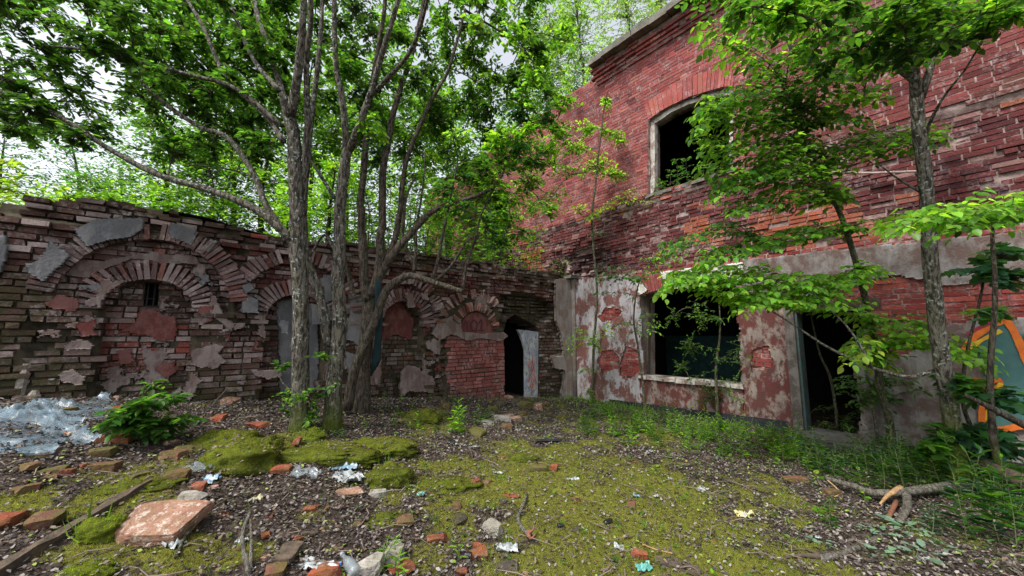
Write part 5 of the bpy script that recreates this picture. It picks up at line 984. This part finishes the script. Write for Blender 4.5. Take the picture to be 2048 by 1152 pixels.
def mossy(name, label, x, y, dim, rz=0, lift=-.02, seed=1, key=0, dens=9000, sq=.5, cat='moss lump', bare=.0):
    b = gh(x, y)[0]; V, F = lump_v(dim, min(1, sq + .3), .38, seed, 4, 1.5, .2); V = rotz(V, rz) + b + A([0, 0, lift + dim[2] * .25]); root = thing(name, label, cat, b)
    mb = MB(); mb.add(V, F); mb.build('core', M['moss'], root, True); r = np.random.default_rng(seed); T = V[np.array(F)]; nn = np.cross(T[:, 1] - T[:, 0], T[:, 2] - T[:, 0]); ar = np.linalg.norm(nn, axis=1); nn = nrm(nn); ar2 = ar * (nn[:, 2] > -.35); tot = ar2.sum() / 2; n = int(dens * tot); idx = r.choice(len(F), n, p=ar2 / ar2.sum()); w = r.dirichlet((1, 1, 1), n); Q = np.einsum('ij,ijk->ik', w, T[idx]); k = (n3(Q * 6, 1, seed + 3) > -.5 + bare) ; Q = Q[k]; N0 = nn[idx][k]; n = len(Q)
    lo, hi = [((.09, .10, .018), (.22, .23, .035)), ((.10, .16, .012), (.26, .38, .03)), ((.06, .075, .018), (.14, .14, .03))][key]; f = np.clip(n3(Q * 5, 1, seed + 8)[:, None] + .5 + .35 * N0[:, 2:3] * (key != 1), 0, 1); c = (A(lo) * (1 - f) + A(hi) * f) * r.uniform(.55, 1.35, (n, 1)); bz = (n3(Q * 9, 1, seed + 31) + .25 * r.normal(0, 1, n) - .5 * N0[:, 2] > -.05) & (key != 1); c[bz] = A([.11, .085, .035]) * r.uniform(.5, 1.3, (int(bz.sum()), 1))
    inst('moss', 'fibre', Q - N0 * .004, N0 + r.normal(0, .45, (n, 3)) + A([0, 0, .15]), r.normal(0, 1, (n, 3)), r.uniform(.010, .024, n), c, M['leaf_soft'], root)
    up = (N0[:, 2] > .45) & (n3(Q * 8, 1, seed + 61) > .0); idx2 = np.nonzero(up)[0]; idx2 = idx2[r.random(len(idx2)) < .05]
    if len(idx2) > 4: m2 = len(idx2); an = r.uniform(0, 6.28, m2); inst('dead_leaves', 'dead', Q[idx2] + A([0, 0, .012]), np.stack([np.cos(an), np.sin(an), r.normal(0, .2, m2)], -1), N0[idx2] + r.normal(0, .3, (m2, 3)), r.uniform(.014, .034, m2), A([[.14, .11, .09]]) * r.uniform(.5, 1.6, (m2, 1)), bpy.data.materials['dead_leaf'], root)
    return root
mossy('mossy_block', 'big square moss-covered masonry block with crumbled red brick on top', 488, 925, (.62, .5, .30), .45, -.03, 3, 0, sq=.42)
mossy('mossy_block', 'low mossy ledge running between the big block and the broad hump', 640, 908, (1.2, .42, .15), -.03, -.04, 4, 0, sq=.45)
mossy('mossy_block', 'broad rounded mossy hump below the forked trunk', 765, 905, (.75, .45, .2), .05, -.03, 5, 0, sq=.55)
mossy('mossy_block', 'squat mossy stump with a grass tuft near the centre', 780, 962, (.42, .42, .22), .3, -.02, 6, 2, sq=.6, bare=.25)
mossy('mossy_block', 'dark mossy log-shaped lump left of the fern-like plant', 848, 842, (.55, .3, .22), -.2, -.02, 7, 2, sq=.7)
mossy('mossy_stone', 'bright lime moss cushion leaning against the big flat stone', 205, 1072, (.23, .18, .15), .2, -.01, 8, 1, sq=.6)
mossy('moss_cushion', 'vivid moss cushion at the bottom left edge', 165, 1150, (.24, .2, .08), .1, -.02, 9, 1, sq=.8)
mossy('moss_cushion', 'bright moss cushion right at the foot of the nearest tree', 618, 880, (.34, .28, .16), .1, -.02, 10, 1, sq=.8)
mossy('moss_cushion', 'small bright moss cushion in front of the broad hump', 723, 932, (.2, .16, .08), .1, -.01, 11, 1, sq=.8)
mossy('moss_cushion', 'rounded moss mound behind the big square block', 455, 885, (.6, .4, .18), .2, -.03, 12, 0, sq=.7)
mossy('moss_cushion', 'olive moss mound between stump and curved stick', 880, 965, (.6, .4, .12), .2, -.05, 13, 0, sq=.8)
mossy('moss_cushion', 'yellow moss mound behind the mossy brick', 1045, 918, (.4, .2, .10), .1, -.03, 14, 0, sq=.8)
mossy('moss_cushion', 'moss patch right of the short brown plank', 770, 1035, (.4, .3, .09), .2, -.04, 15, 2, sq=.8)
mossy('moss_cushion', 'long moss mound in front of the dark beam', 250, 975, (.75, .22, .10), .4, -.04, 16, 2, sq=.8)
def stone_mat(nm, a, b, sp, spa=.5, moss=0):
    t = NT(nm); n = t.noise(7, 7, rough=.7); c = t.mix(t.mr(n, .4, .6), a, b); c = t.mix(t.mr(t.noise(22, 6, rough=.75), .52, .62, 0, spa), c, sp); c = t.mix(t.mr(t.noise(60, 3), .6, .7, 0, .7), c, (.05, .04, .035))
    if moss:
        g = t.n('NewGeometry'); s = t.n('SeparateXYZ'); t.l(g.outputs['Normal'], s.inputs[0]); c = t.mix(t.math('MULTIPLY', t.mr(t.noise(9, 5, rough=.7), .42, .55), moss), c, (.08, .085, .02))
    return t.done(c, .92, t.math('ADD', n, t.noise(50, 4)), .8, .012, .15)
BM = [stone_mat('loose_brick_orange', (.27, .065, .035), (.13, .04, .028), (.28, .17, .12), .6, .35), stone_mat('loose_brick_brown', (.16, .07, .045), (.10, .05, .035), (.2, .15, .1), .6, .6), stone_mat('loose_brick_mossy', (.15, .10, .05), (.09, .07, .035), (.09, .10, .03), .7, .9), stone_mat('pale_stone', (.34, .31, .28), (.22, .2, .18), (.45, .43, .40), .5, .3), stone_mat('pinkish_stone', (.30, .17, .12), (.20, .10, .07), (.46, .40, .34), .9, .15), stone_mat('dark_stone', (.07, .055, .045), (.04, .035, .03), (.1, .09, .08), .4, .3)]
def rock(label, x, y, dim, mat, rz=None, tx=0, seed=None, kind='facet', name='loose_brick', cat='brick', group=None, lift=0, sub=4):
    b, d = gh(x, y); seed = seed or int(x * 7 + y); rz = random.uniform(0, 3.1) if rz is None else rz
    if kind == 'facet': V, F = facet_v(dim, seed, 13, sub)
    else:
        V, F = facet_v(dim, seed, 6, sub)      # squared brick, lightly broken
        V = np.clip(V, -A(dim) * .46, A(dim) * .46) + .02 * dim[2] * np.stack([n3(V * 40, 1, seed % 77), n3(V * 40, 1, seed % 71 + 1), n3(V * 40, 1, seed % 73 + 2)], -1) * 2
    V = rotz(rotx(V, tx), rz) + b + A([0, 0, dim[2] * .22 + lift]); mb = MB(); mb.add(V, F); return tag(mb.build(name, BM[mat], None, False), label, cat, group)
rock('large flat pinkish stone slab tilted towards the camera at lower left', 318, 1068, (.44, .29, .13), 4, .2, .32, 5, name='stone_slab', cat='stone', sub=4, lift=.03)
rock('brown half brick with orange corner at the left edge of the foreground', 90, 1052, (.15, .12, .10), 1, .4, .2, 8); rock('orange brick cut by the left edge', 8, 1048, (.18, .14, .1), 0, .2)
rock('pale flat stone behind the big slab', 384, 1000, (.2, .12, .07), 3, .1, name='stone', cat='stone'); rock('red brick chunk touching the pale flat stone', 396, 982, (.13, .1, .08), 0); rock('orange brick lying before the leafy bush', 232, 884, (.30, .14, .09), 0, .15, kind='b')
rock('mossy brick left of the plastic sheet corner', 102, 948, (.18, .12, .07), 2, .5, kind='b'); rock('mossy greenish brick in front of the leafy bush', 203, 910, (.19, .12, .08), 2, .7, kind='b'); rock('orange-topped brick right of the mossy greenish one', 208, 938, (.2, .12, .07), 1, .2, kind='b'); rock('small red fragment near the plastic sheet', 136, 952, (.09, .07, .07), 0)
rock('brown whole brick near the mossy block', 350, 915, (.26, .13, .09), 1, -.35, kind='b'); rock('mossy brick crossing the brown whole one', 382, 902, (.24, .13, .08), 2, .5, kind='b'); rock('broken brick with orange edge between slab and block', 352, 958, (.18, .12, .09), 1, .5, kind='b')
rock('orange broken brick under the block edge', 566, 945, (.20, .13, .08), 0, .2); rock('red crumbs on top of the mossy block', 508, 898, (.22, .16, .05), 0, lift=.22); rock('red fragment on the mossy ledge', 592, 902, (.14, .08, .06), 0, lift=.08)
rock('orange lump by the arcade wall', 462, 808, (.22, .14, .14), 4); rock('orange flat brick above the lump by the wall', 452, 800, (.3, .15, .08), 0); rock('small orange stone left of the nearest trunk', 437, 842, (.17, .12, .09), 0)
rock('tan flat stone left of the crumpled foil', 700, 990, (.22, .12, .07), 4, .35, name='stone', cat='stone'); rock('white flat stone near the tan one', 755, 990, (.17, .11, .05), 3, .2, name='stone', cat='stone'); rock('dark red half brick on the moss', 788, 972, (.13, .1, .09), 0, .3, lift=.03)
rock('brown half brick with orange broken face', 808, 1048, (.15, .11, .08), 1, .3); rock('flat orange shard left of centre', 622, 1018, (.12, .08, .03), 0, .3); rock('bright orange broken brick in the foreground', 872, 1082, (.15, .11, .07), 0, .3, seed=77); rock('vivid orange lump in the centre foreground', 955, 1112, (.13, .10, .08), 0, .3)
rock('red lump left of the mossy brick', 950, 968, (.10, .09, .07), 0); rock('brown pebble right of the red lump', 975, 970, (.08, .07, .06), 1, name='stone', cat='stone'); rock('mossy long brick in the centre', 1075, 942, (.25, .11, .08), 2, .05, kind='b'); rock('small red end of brick touching the mossy long brick', 1108, 940, (.09, .09, .08), 0, kind='b')
rock('thin orange shard above the curved stick', 1012, 992, (.24, .05, .02), 0, -.1); rock('dark red brick sunk in moss left of the curved stick', 912, 1018, (.12, .08, .06), 1); rock('dark sunk brick under the red one', 920, 1042, (.15, .10, .06), 5); rock('grey pyramid stone left of the curved stick', 990, 1064, (.16, .12, .10), 3, name='stone', cat='stone')
rock('rusty triangular shard standing in moss', 1280, 1118, (.13, .05, .09), 0, -.4, .4, seed=19); rock('dark brick flush with the moss', 1262, 1012, (.16, .08, .04), 1, kind='b'); rock('brown brick beside the tip of the fallen branch', 1664, 992, (.18, .12, .09), 1, .1, kind='b')
rock('orange-brown brick lying flat in the litter', 1588, 962, (.28, .12, .07), 1, -.05, kind='b'); rock('brown block near the doorway step', 1545, 890, (.2, .14, .16), 1, .3); rock('pale brick of the fallen pile by the dark opening', 1020, 835, (.18, .12, .08), 4, .2, kind='b')
rock('bluish white painted rubble block', 1003, 842, (.30, .14, .13), 3, .05, seed=12, name='stone', cat='stone'); rock('small bluish stone left of the painted block', 975, 850, (.18, .12, .1), 3, .4, name='stone', cat='stone'); rock('tan stone right of the painted block', 1030, 842, (.18, .14, .1), 4, name='stone', cat='stone')
rock('large pale rock in the bottom centre foreground', 735, 1142, (.2, .14, .10), 3, .1, .2, 33, name='stone', cat='stone', sub=4); rock('grey rock right behind the large pale one', 790, 1118, (.16, .12, .12), 3, name='stone', cat='stone'); rock('orange brick half under the blue lid', 655, 1148, (.2, .1, .08), 0, .1); rock('orange brick behind the grassy sprig', 805, 1140, (.16, .1, .05), 0)
rock('dark squared brick end in the bottom foreground', 550, 1150, (.13, .12, .07), 1, .5, kind='b'); rock('black charred stone at the plank', 1012, 1138, (.2, .1, .04), 5, name='stone', cat='stone')
for k, (x, y, w_) in enumerate([(1000, 812, .3), (1030, 806, .25), (1050, 815, .3), (1075, 818, .3), (1090, 812, .2), (985, 820, .2), (1060, 802, .2), (1110, 822, .2), (1045, 830, .2), (1095, 832, .18), (955, 836, .15), (1070, 840, .15), (1012, 858, .2), (955, 872, .25), (1120, 808, .18), (1018, 798, .22), (980, 805, .18), (890, 815, .22), (875, 800, .2)]):
    rock(nl(x, y, 'rubble chunk'), x, y, (w_, w_ * .7, w_ * .5), random.choice([1, 1, 2, 1, 5, 5, 4]), name='rubble_chunk', cat='rubble', group='rubble at the dark opening')
for k in range(34): 
    x, y = random.uniform(0, 420), random.uniform(792, 1000) ; w_ = random.uniform(.05, .15)
    rock(nl(x, y, 'brick fragment'), x, y, (w_, w_ * .65, w_ * .45), random.choice([0, 1, 1, 2, 2, 4, 5]), name='brick_fragment', cat='brick', group='brick fragments on the left slope')
for k in range(60):
    x, y = random.uniform(420, 1500), random.uniform(860, 1150); w_ = random.uniform(.03, .085)
    rock(nl(x, y, 'small brick crumb'), x, y, (w_, w_ * .7, w_ * .5), random.choice([0, 0, 1, 1, 5, 3, 4]), name='brick_crumb', cat='brick', group='brick crumbs across the yard', sub=2)
# branches on the ground
def stick(label, px, r0, r1, mat='bark_grey', name='stick', lift=.02, broken=True, side=None, sides=10, cat='branch'):
    pts = []
    for q in px: g = gh(q[0], q[1])[0]; pts.append(g + A([0, 0, lift + (q[2] if len(q) > 2 else 0)]))
    L_ = sum(np.linalg.norm(pts[i + 1] - pts[i]) for i in range(len(pts) - 1)); n = max(8, int(L_ / .05)); c = catmull(pts, n); c[:, 2] = np.maximum(c[:, 2], [float(G(a[0], a[1])) + .3 * r0 for a in c]); root = thing(name, label, cat, c[0]); mb = MB(); tube(mb, c, np.linspace(r0, r1, n), sides, .14, seed=int(px[0][0])); mb.build('wood', M[mat], root, True)
    for s_ in side or []:
        pp = [gh(q[0], q[1])[0] + A([0, 0, lift + (q[2] if len(q) > 2 else 0)]) for q in s_[0]]; cc = catmull(pp, 8); m2 = MB(); tube(m2, cc, np.linspace(s_[1], s_[2], 8), 8, .14, seed=4); m2.build('side_branch', M[s_[3] if len(s_) > 3 else mat], root, True)
    return root
M['bark_grey_dry'] = mat_bark('dry_bark', (.10, .085, .075), (.22, .2, .17), None, .4); M['raw_wood'] = mat_plain('split_wood', (.42, .27, .13), (.25, .14, .07), .8, 25, .8); M['red_wood'] = mat_plain('reddish_split_wood', (.22, .09, .05), (.12, .05, .03), .8, 25, .8)
stick('long grey fallen branch with a broken fork lying across the right foreground', [(1652, 974, .06), (1700, 988, .06), (1745, 1004, .06), (1790, 1008, .07), (1850, 1000, .07), (1930, 990, .06), (2010, 990, .03)], .022, .048, 'bark_grey_dry', 'fallen_branch', .03, side=[([(1815, 1008, .07), (1815, 1030, .03), (1800, 1052, 0)], .035, .024, 'bark_grey_dry'), ([(1805, 1002, .09), (1780, 1012, .07), (1762, 1024, .04)], .03, .008, 'raw_wood'), ([(1795, 1016, .03), (1782, 1034, .0), (1776, 1050, 0)], .02, .014, 'red_wood'), ([(1652, 974, .06), (1680, 990, .0), (1670, 1000, 0)], .008, .004, 'raw_wood')])
stick('short broken branch with a split end in the lower right foreground', [(1640, 1124, .01), (1690, 1110), (1730, 1092), (1765, 1075, .01)], .026, .02, 'bark_grey_dry', 'fallen_branch', .01, side=[([(1640, 1122, .02), (1605, 1118, .015), (1570, 1118, 0)], .022, .006, 'wood_old'), ([(1640, 1118, .02), (1610, 1106, .015), (1575, 1102, 0)], .01, .003, 'wood_old')])
stick('thick weathered log end leaning in from the right edge', [(1945, 962, .22), (1990, 985, .2), (2060, 1020, .2), (2160, 1060, .2)], .055, .085, 'wood_old', 'weathered_log', .03, sides=14)
stick('curved grey stick with a torn orange end in the centre foreground', [(1054, 996, .02), (1044, 1022, .01), (1036, 1042, .01), (1044, 1062, .01), (1058, 1078, .01)], .011, .017, 'bark_grey_dry', 'curved_stick', .015, side=[([(1056, 1076, .015), (1062, 1084, .01), (1072, 1080, .03)], .016, .004, 'red_wood'), ([(1055, 1074, .02), (1066, 1076, .04), (1068, 1068, .06)], .014, .003, 'red_wood')])
stick('forked dry stick standing out of the dark soil at lower left', [(500, 1155, 0), (487, 1130, .06), (482, 1105, .12), (496, 1082, .18)], .016, .009, 'bark_grey_dry', 'forked_stick', .0, side=[([(500, 1150, 0), (500, 1120, .1), (497, 1090, .15)], .012, .006)])
stick('thin green-grey twig arching over the slope beside the big slab', [(352, 1122, 0), (368, 1088, .02), (390, 1066, .05), (430, 1036, .06), (470, 1012, .05), (500, 1002, 0)], .012, .004, 'bark_green', 'long_twig', .02)
stick('long thin bent twig leaning from the arcade wall down to the litter', [(390, 856, 0), (430, 815, .05), (470, 795, .25), (500, 790, .5), (560, 790, 1.05)], .010, .006, 'bark_grey_dry', 'long_twig', .02)
stick('long thin stick lying in front of the leafy bush', [(225, 892), (270, 896), (330, 900)], .01, .007, 'bark_dark'); stick('mossy thick log at the foot of the doorway plants', [(1690, 900, .03), (1730, 902, .03), (1770, 905, .03)], .055, .06, 'bark_green', 'mossy_log', .02); stick('second rotten log lying in front of the mossy one', [(1690, 925, .02), (1730, 922, .02), (1755, 920, .02)], .035, .04, 'bark_grey_dry', 'rotten_log', .02)
stick('thin curved twig on the moss right of the mossy brick', [(1110, 925), (1140, 932), (1165, 942)], .006, .004, 'bark_dark'); stick('thin straight pale stalk in the right foreground', [(1285, 1094), (1310, 1104), (1350, 1114)], .005, .004, 'raw_wood')
def plank(label, p0, p1, w, h, mat, name='plank', lift=.0, roll=0.0, cat='plank'):
    a = gh(*p0)[0] + A([0, 0, lift]); b = gh(*p1)[0] + A([0, 0, lift]); t = nrm(b - a); s_ = nrm(np.cross(t, ZZ)); u = np.cross(s_, t); s_, u = s_ * math.cos(roll) + u * math.sin(roll), u * math.cos(roll) - s_ * math.sin(roll); mb = MB(); n = 10; V = []
    for k in range(n):
        c = a + (b - a) * k / (n - 1); e = w * random.uniform(.9, 1.05) if 0 < k < n - 1 else w * .85
        V += [c - s_ * e / 2, c + s_ * e / 2, c + s_ * e / 2 + u * h * random.uniform(.85, 1.1), c - s_ * e / 2 + u * h * random.uniform(.85, 1.1)]
    F = [(4 * k + i, 4 * k + (i + 1) % 4, 4 * k + 4 + (i + 1) % 4, 4 * k + 4 + i) for k in range(n - 1) for i in range(4)] + [(3, 2, 1, 0), tuple(4 * (n - 1) + i for i in range(4))]; mb.add(V, F); return tag(mb.build(name, M[mat], None), label, cat)
plank('long dark rotten beam running up the slope from the lower left corner', (-30, 1165), (300, 968), .05, .09, 'wood_old', 'rotten_beam', -.05); plank('small wet plank beside the squared brick end', (560, 1135), (590, 1096), .12, .025, 'wood_old', lift=.02); plank('short brown board lying in the litter left of centre', (556, 1074), (630, 1072), .04, .015, 'wood_old', lift=.01)
plank('short dark charred board on the bare soil before the pile', (1072, 888), (1118, 888), .1, .03, 'tar', lift=.02, roll=.6); plank('dry grooved bark slab in the lower right of the centre', (1310, 1124), (1400, 1148), .09, .02, 'wood_old', lift=.005)
# bits of rubbish
def rub(name, col, rough=.35, alpha=1.0, col2=None):
    t = NT(name); n = t.noise(18, 5); c = t.mix(t.mr(n, .35, .65), col, col2 or tuple(q * .6 for q in col)); m = t.done(c, rough, t.noise(30, 4), .5, .01, .5)
    if alpha < 1:
        tr = t.n('BsdfTransparent'); mx_ = t.n('MixShader'); t.l(t.mr(t.noise(9, 5, rough=.7), .35, .65, alpha - .25, min(1, alpha + .25)), mx_.inputs[0]); t.l(tr.outputs[0], mx_.inputs[1]); t.l(t.p.outputs[0], mx_.inputs[2]); t.l(mx_.outputs[0], t.out.inputs[0])
    return m
WHT_ = rub('white_wrapper', (.42, .45, .45), .4, 1.0, (.15, .17, .18)); BLU = rub('blue_wrapper', (.05, .2, .32), .35, 1.0, (.3, .36, .4)); TEA = rub('mint_wrapper', (.12, .38, .34), .45); BLK = rub('black_plastic', (.015, .015, .017), .35); CLR = rub('clear_plastic', (.32, .37, .40), .15, .5); YEL = rub('yellow_wrapper', (.45, .38, .1), .4, 1.0, (.4, .4, .36))
def crumple(label, x, y, sx, sy, h, mat, name='wrapper', cat='litter', rz=0, seed=None, group=None, lift=.01):
    b = gh(x, y)[0]; n = 13; seed = seed or int(x + y); g = np.linspace(-.5, .5, n); X, Y = np.meshgrid(g, g); e = .12; X2 = X + e * fbm(X * 3 + 5, Y * 3, seed, 2); Y2 = Y + e * fbm(X * 3, Y * 3 + 5, seed + 1, 2); Z = h * (np.abs(fbm(X * 3.5, Y * 3.5, seed + 2, 3)) * 1.5 + .05)
    V = rotz(np.stack([X2 * sx, Y2 * sy, Z], -1).reshape(-1, 3), rz); V = V + b; V[:, 2] = np.maximum(V[:, 2], G(V[:, 0], V[:, 1]) + .004) + lift; i = np.arange(n * n).reshape(n, n); F = np.stack([i[:-1, :-1], i[:-1, 1:], i[1:, 1:], i[1:, :-1]], -1).reshape(-1, 4)
    return tag(raw_mesh(name, V, F, None, mat), label, cat, group)
for a in [('clear crumpled plastic bag in front of the mossy ledge', 612, 955, .26, .14, .08, CLR), ('crumpled white foil below the mossy ledge', 695, 962, .26, .16, .07, WHT_), ('blue and white wrapper behind the foil', 688, 940, .2, .1, .06, BLU), ('blue scrap beside the mossy block', 422, 965, .12, .12, .05, BLU),
          ('small mint scrap on the moss near the stump', 843, 992, .06, .06, .03, TEA), ('white crumpled paper cup by the big slab', 347, 1095, .10, .08, .05, WHT_), ('mint wrapper beside the rusty shard', 1288, 1140, .11, .08, .03, TEA), ('square white packet on the moss', 1238, 1100, .07, .07, .03, WHT_), ('crumpled white wrapper left of the curved stick end', 1015, 1102, .15, .08, .05, WHT_),
          ('bright blue plastic lid at the bottom edge', 655, 1145, .14, .07, .03, rub('blue_lid', (.02, .14, .6), .3)), ('pale yellow and white wrapper in the right foreground', 1490, 1035, .14, .09, .05, YEL), ('white wrapper in the litter right of centre', 1402, 982, .12, .07, .03, WHT_), ('small blue scrap on the moss right of centre', 1273, 995, .06, .05, .03, BLU), ('tiny pale scrap beside the blue one', 1312, 996, .05, .04, .03, WHT_),
          ('white scrap on the moss above the curved stick', 1145, 962, .15, .05, .03, WHT_), ('small white scrap behind the grass tuft', 996, 948, .1, .05, .02, WHT_), ('white wrapper by the bottle near the third arch pile', 925, 893, .1, .04, .02, WHT_), ('longer white wrapper right of the bottle', 948, 896, .12, .04, .02, WHT_), ('white scrap at the dark soil of the lower left', 482, 1088, .06, .05, .03, WHT_),
          ('translucent film on the leaf litter left of the block', 400, 940, .2, .15, .05, CLR), ('pale rag of film under the bottle', 640, 1138, .25, .1, .04, WHT_), ('white scrap in the litter at the far right', 1850, 1120, .08, .05, .02, WHT_), ('yellowish scrap above the long twig', 514, 1002, .06, .08, .03, rub('cream_wrapper', (.5, .47, .3), .5)), ('white scrap among the seedlings', 1300, 905, .08, .04, .02, WHT_), ('tiny white scrap in the sparse grass', 1340, 960, .05, .04, .02, WHT_)]:
    crumple(*a, rz=random.uniform(-.4, .4))
for k in range(26):
    x, y = random.uniform(420, 1950), random.uniform(880, 1140); crumple(nl(x, y, 'tiny shred of rubbish'), x, y, random.uniform(.02, .05), random.uniform(.015, .03), .02, random.choice([WHT_, WHT_, CLR, BLK]), 'litter_scrap', rz=random.uniform(0, 3), seed=k + 1, group='tiny rubbish shreds')
def bottle(label, x, y, x2, y2, r, mat, name='bottle', cat='bottle', neck=True):
    a = gh(x, y)[0] + A([0, 0, r]); b = gh(x2, y2)[0] + A([0, 0, r]); t = b - a; n = 14; pts = [a + t * k / (n - 1) for k in range(n)]; rr = [r * (.55 if k == 0 else 1 if k < 8 else (1 - .6 * (k - 7) / 4) if k < 11 else .36) if neck else r * (.9 if k in (0, n - 1) else 1 - .12 * (k % 3 == 1)) for k in range(n)]
    root = thing(name, label, cat, a); mb = MB(); tube(mb, pts, rr, 12, .08); mb.build('body', mat, root, True)
    if neck: mb = MB(); tube(mb, [pts[-1], pts[-1] + nrm(t) * r * .5], [r * .42, r * .42], 10); mb.build('cap', WHT_, root, True)
bottle('clear plastic bottle lying in the bottom foreground against the pale rock', 712, 1160, 685, 1122, .035, CLR); bottle('dark bottle with white cap lying by the litter near the fern', 899, 886, 912, 893, .03, BLK); bottle('black crushed can on the moss right of the curved stick', 1210, 1052, 1222, 1047, .022, BLK, 'can', 'can', False)
bottle('small black can sunk in the moss', 1116, 1056, 1126, 1056, .018, BLK, 'can', 'can', False); bottle('black cup beside the vivid orange lump', 932, 1118, 942, 1120, .025, BLK, 'can', 'can', False); bottle('thin white tube lying on the moss', 1130, 1026, 1133, 1040, .006, WHT_, 'plastic_tube', 'tube', False); bottle('dark bottle behind the plastic sheet', 70, 806, 104, 812, .035, BLK)
for x, y, h, r, lab in [(286, 792, .34, .045, 'slim grey post stub standing in front of the first arch niche'), (64, 800, .10, .05, 'low grey stub post on the slope at the left'), (37, 800, .38, .05, 'grey tapering stone stuck against the wall at the far left')]:
    b = gh(x, y)[0]; mb = MB(); tube(mb, [b - A([0, 0, .1]), b + A([.01, 0, h * .5]), b + A([.02, .01, h])], [r, r * .9, r * .65], 8, .2, seed=int(x)); tag(mb.build('post_stub', BM[3], None, False), lab, 'post')
# torn plastic sheet
def tarp():
    pl = [gh(x, y)[0][:2] for x, y in [(-40, 832), (40, 822), (110, 812), (160, 806), (205, 798), (230, 806), (228, 830), (205, 842), (160, 842), (172, 862), (192, 890), (150, 896), (110, 892), (118, 906), (80, 935), (45, 925), (15, 905), (-60, 930)]]
    P0 = np.array(pl); c = .018; X, Y = np.meshgrid(np.arange(P0[:, 0].min(), P0[:, 0].max(), c), np.arange(P0[:, 1].min(), P0[:, 1].max(), c)); U = X + .05 * fbm(X * 4, Y * 4, 6, 3); V_ = Y + .05 * fbm(X * 4, Y * 4, 7, 3); ok = inpoly(U[:-1, :-1], V_[:-1, :-1], [tuple(q) for q in pl]) & ~(fbm(X[:-1, :-1] * 1.9, Y[:-1, :-1] * 1.9, 14, 3) > .42)
    wx = X + .25 * fbm(X * 1.5, Y * 1.5, 8, 3); wy = Y + .25 * fbm(X * 1.5, Y * 1.5, 9, 3); ridge = 1 - np.abs(fbm(wx * 1.6 + wy * 1.2, wy * 4.5 - wx * 1.4, 11, 3)) * 2.4; r2 = 1 - np.abs(fbm(wx * 5, wy * 2.2, 17, 2)) * 2.4
    Z = G(X, Y) + .02 + .08 * np.clip(ridge, 0, 1) ** 5 + .03 * np.clip(r2, 0, 1) ** 4 + .03 * fbm(X * 2, Y * 2, 18, 2); i = np.arange(X.size).reshape(X.shape); F = np.stack([i[:-1, :-1], i[:-1, 1:], i[1:, 1:], i[1:, :-1]], -1)[ok]; used, inv = np.unique(F, return_inverse=True)
    o = raw_mesh('plastic_sheet', np.stack([X, Y, Z], -1).reshape(-1, 3)[used], inv.reshape(F.shape), None, rub('torn_polythene', (.27, .36, .43), .28, .5, (.14, .20, .25)), None, True); tag(o, 'large torn bluish translucent plastic sheet crumpled on the ground at the left', 'plastic sheet')
tarp()
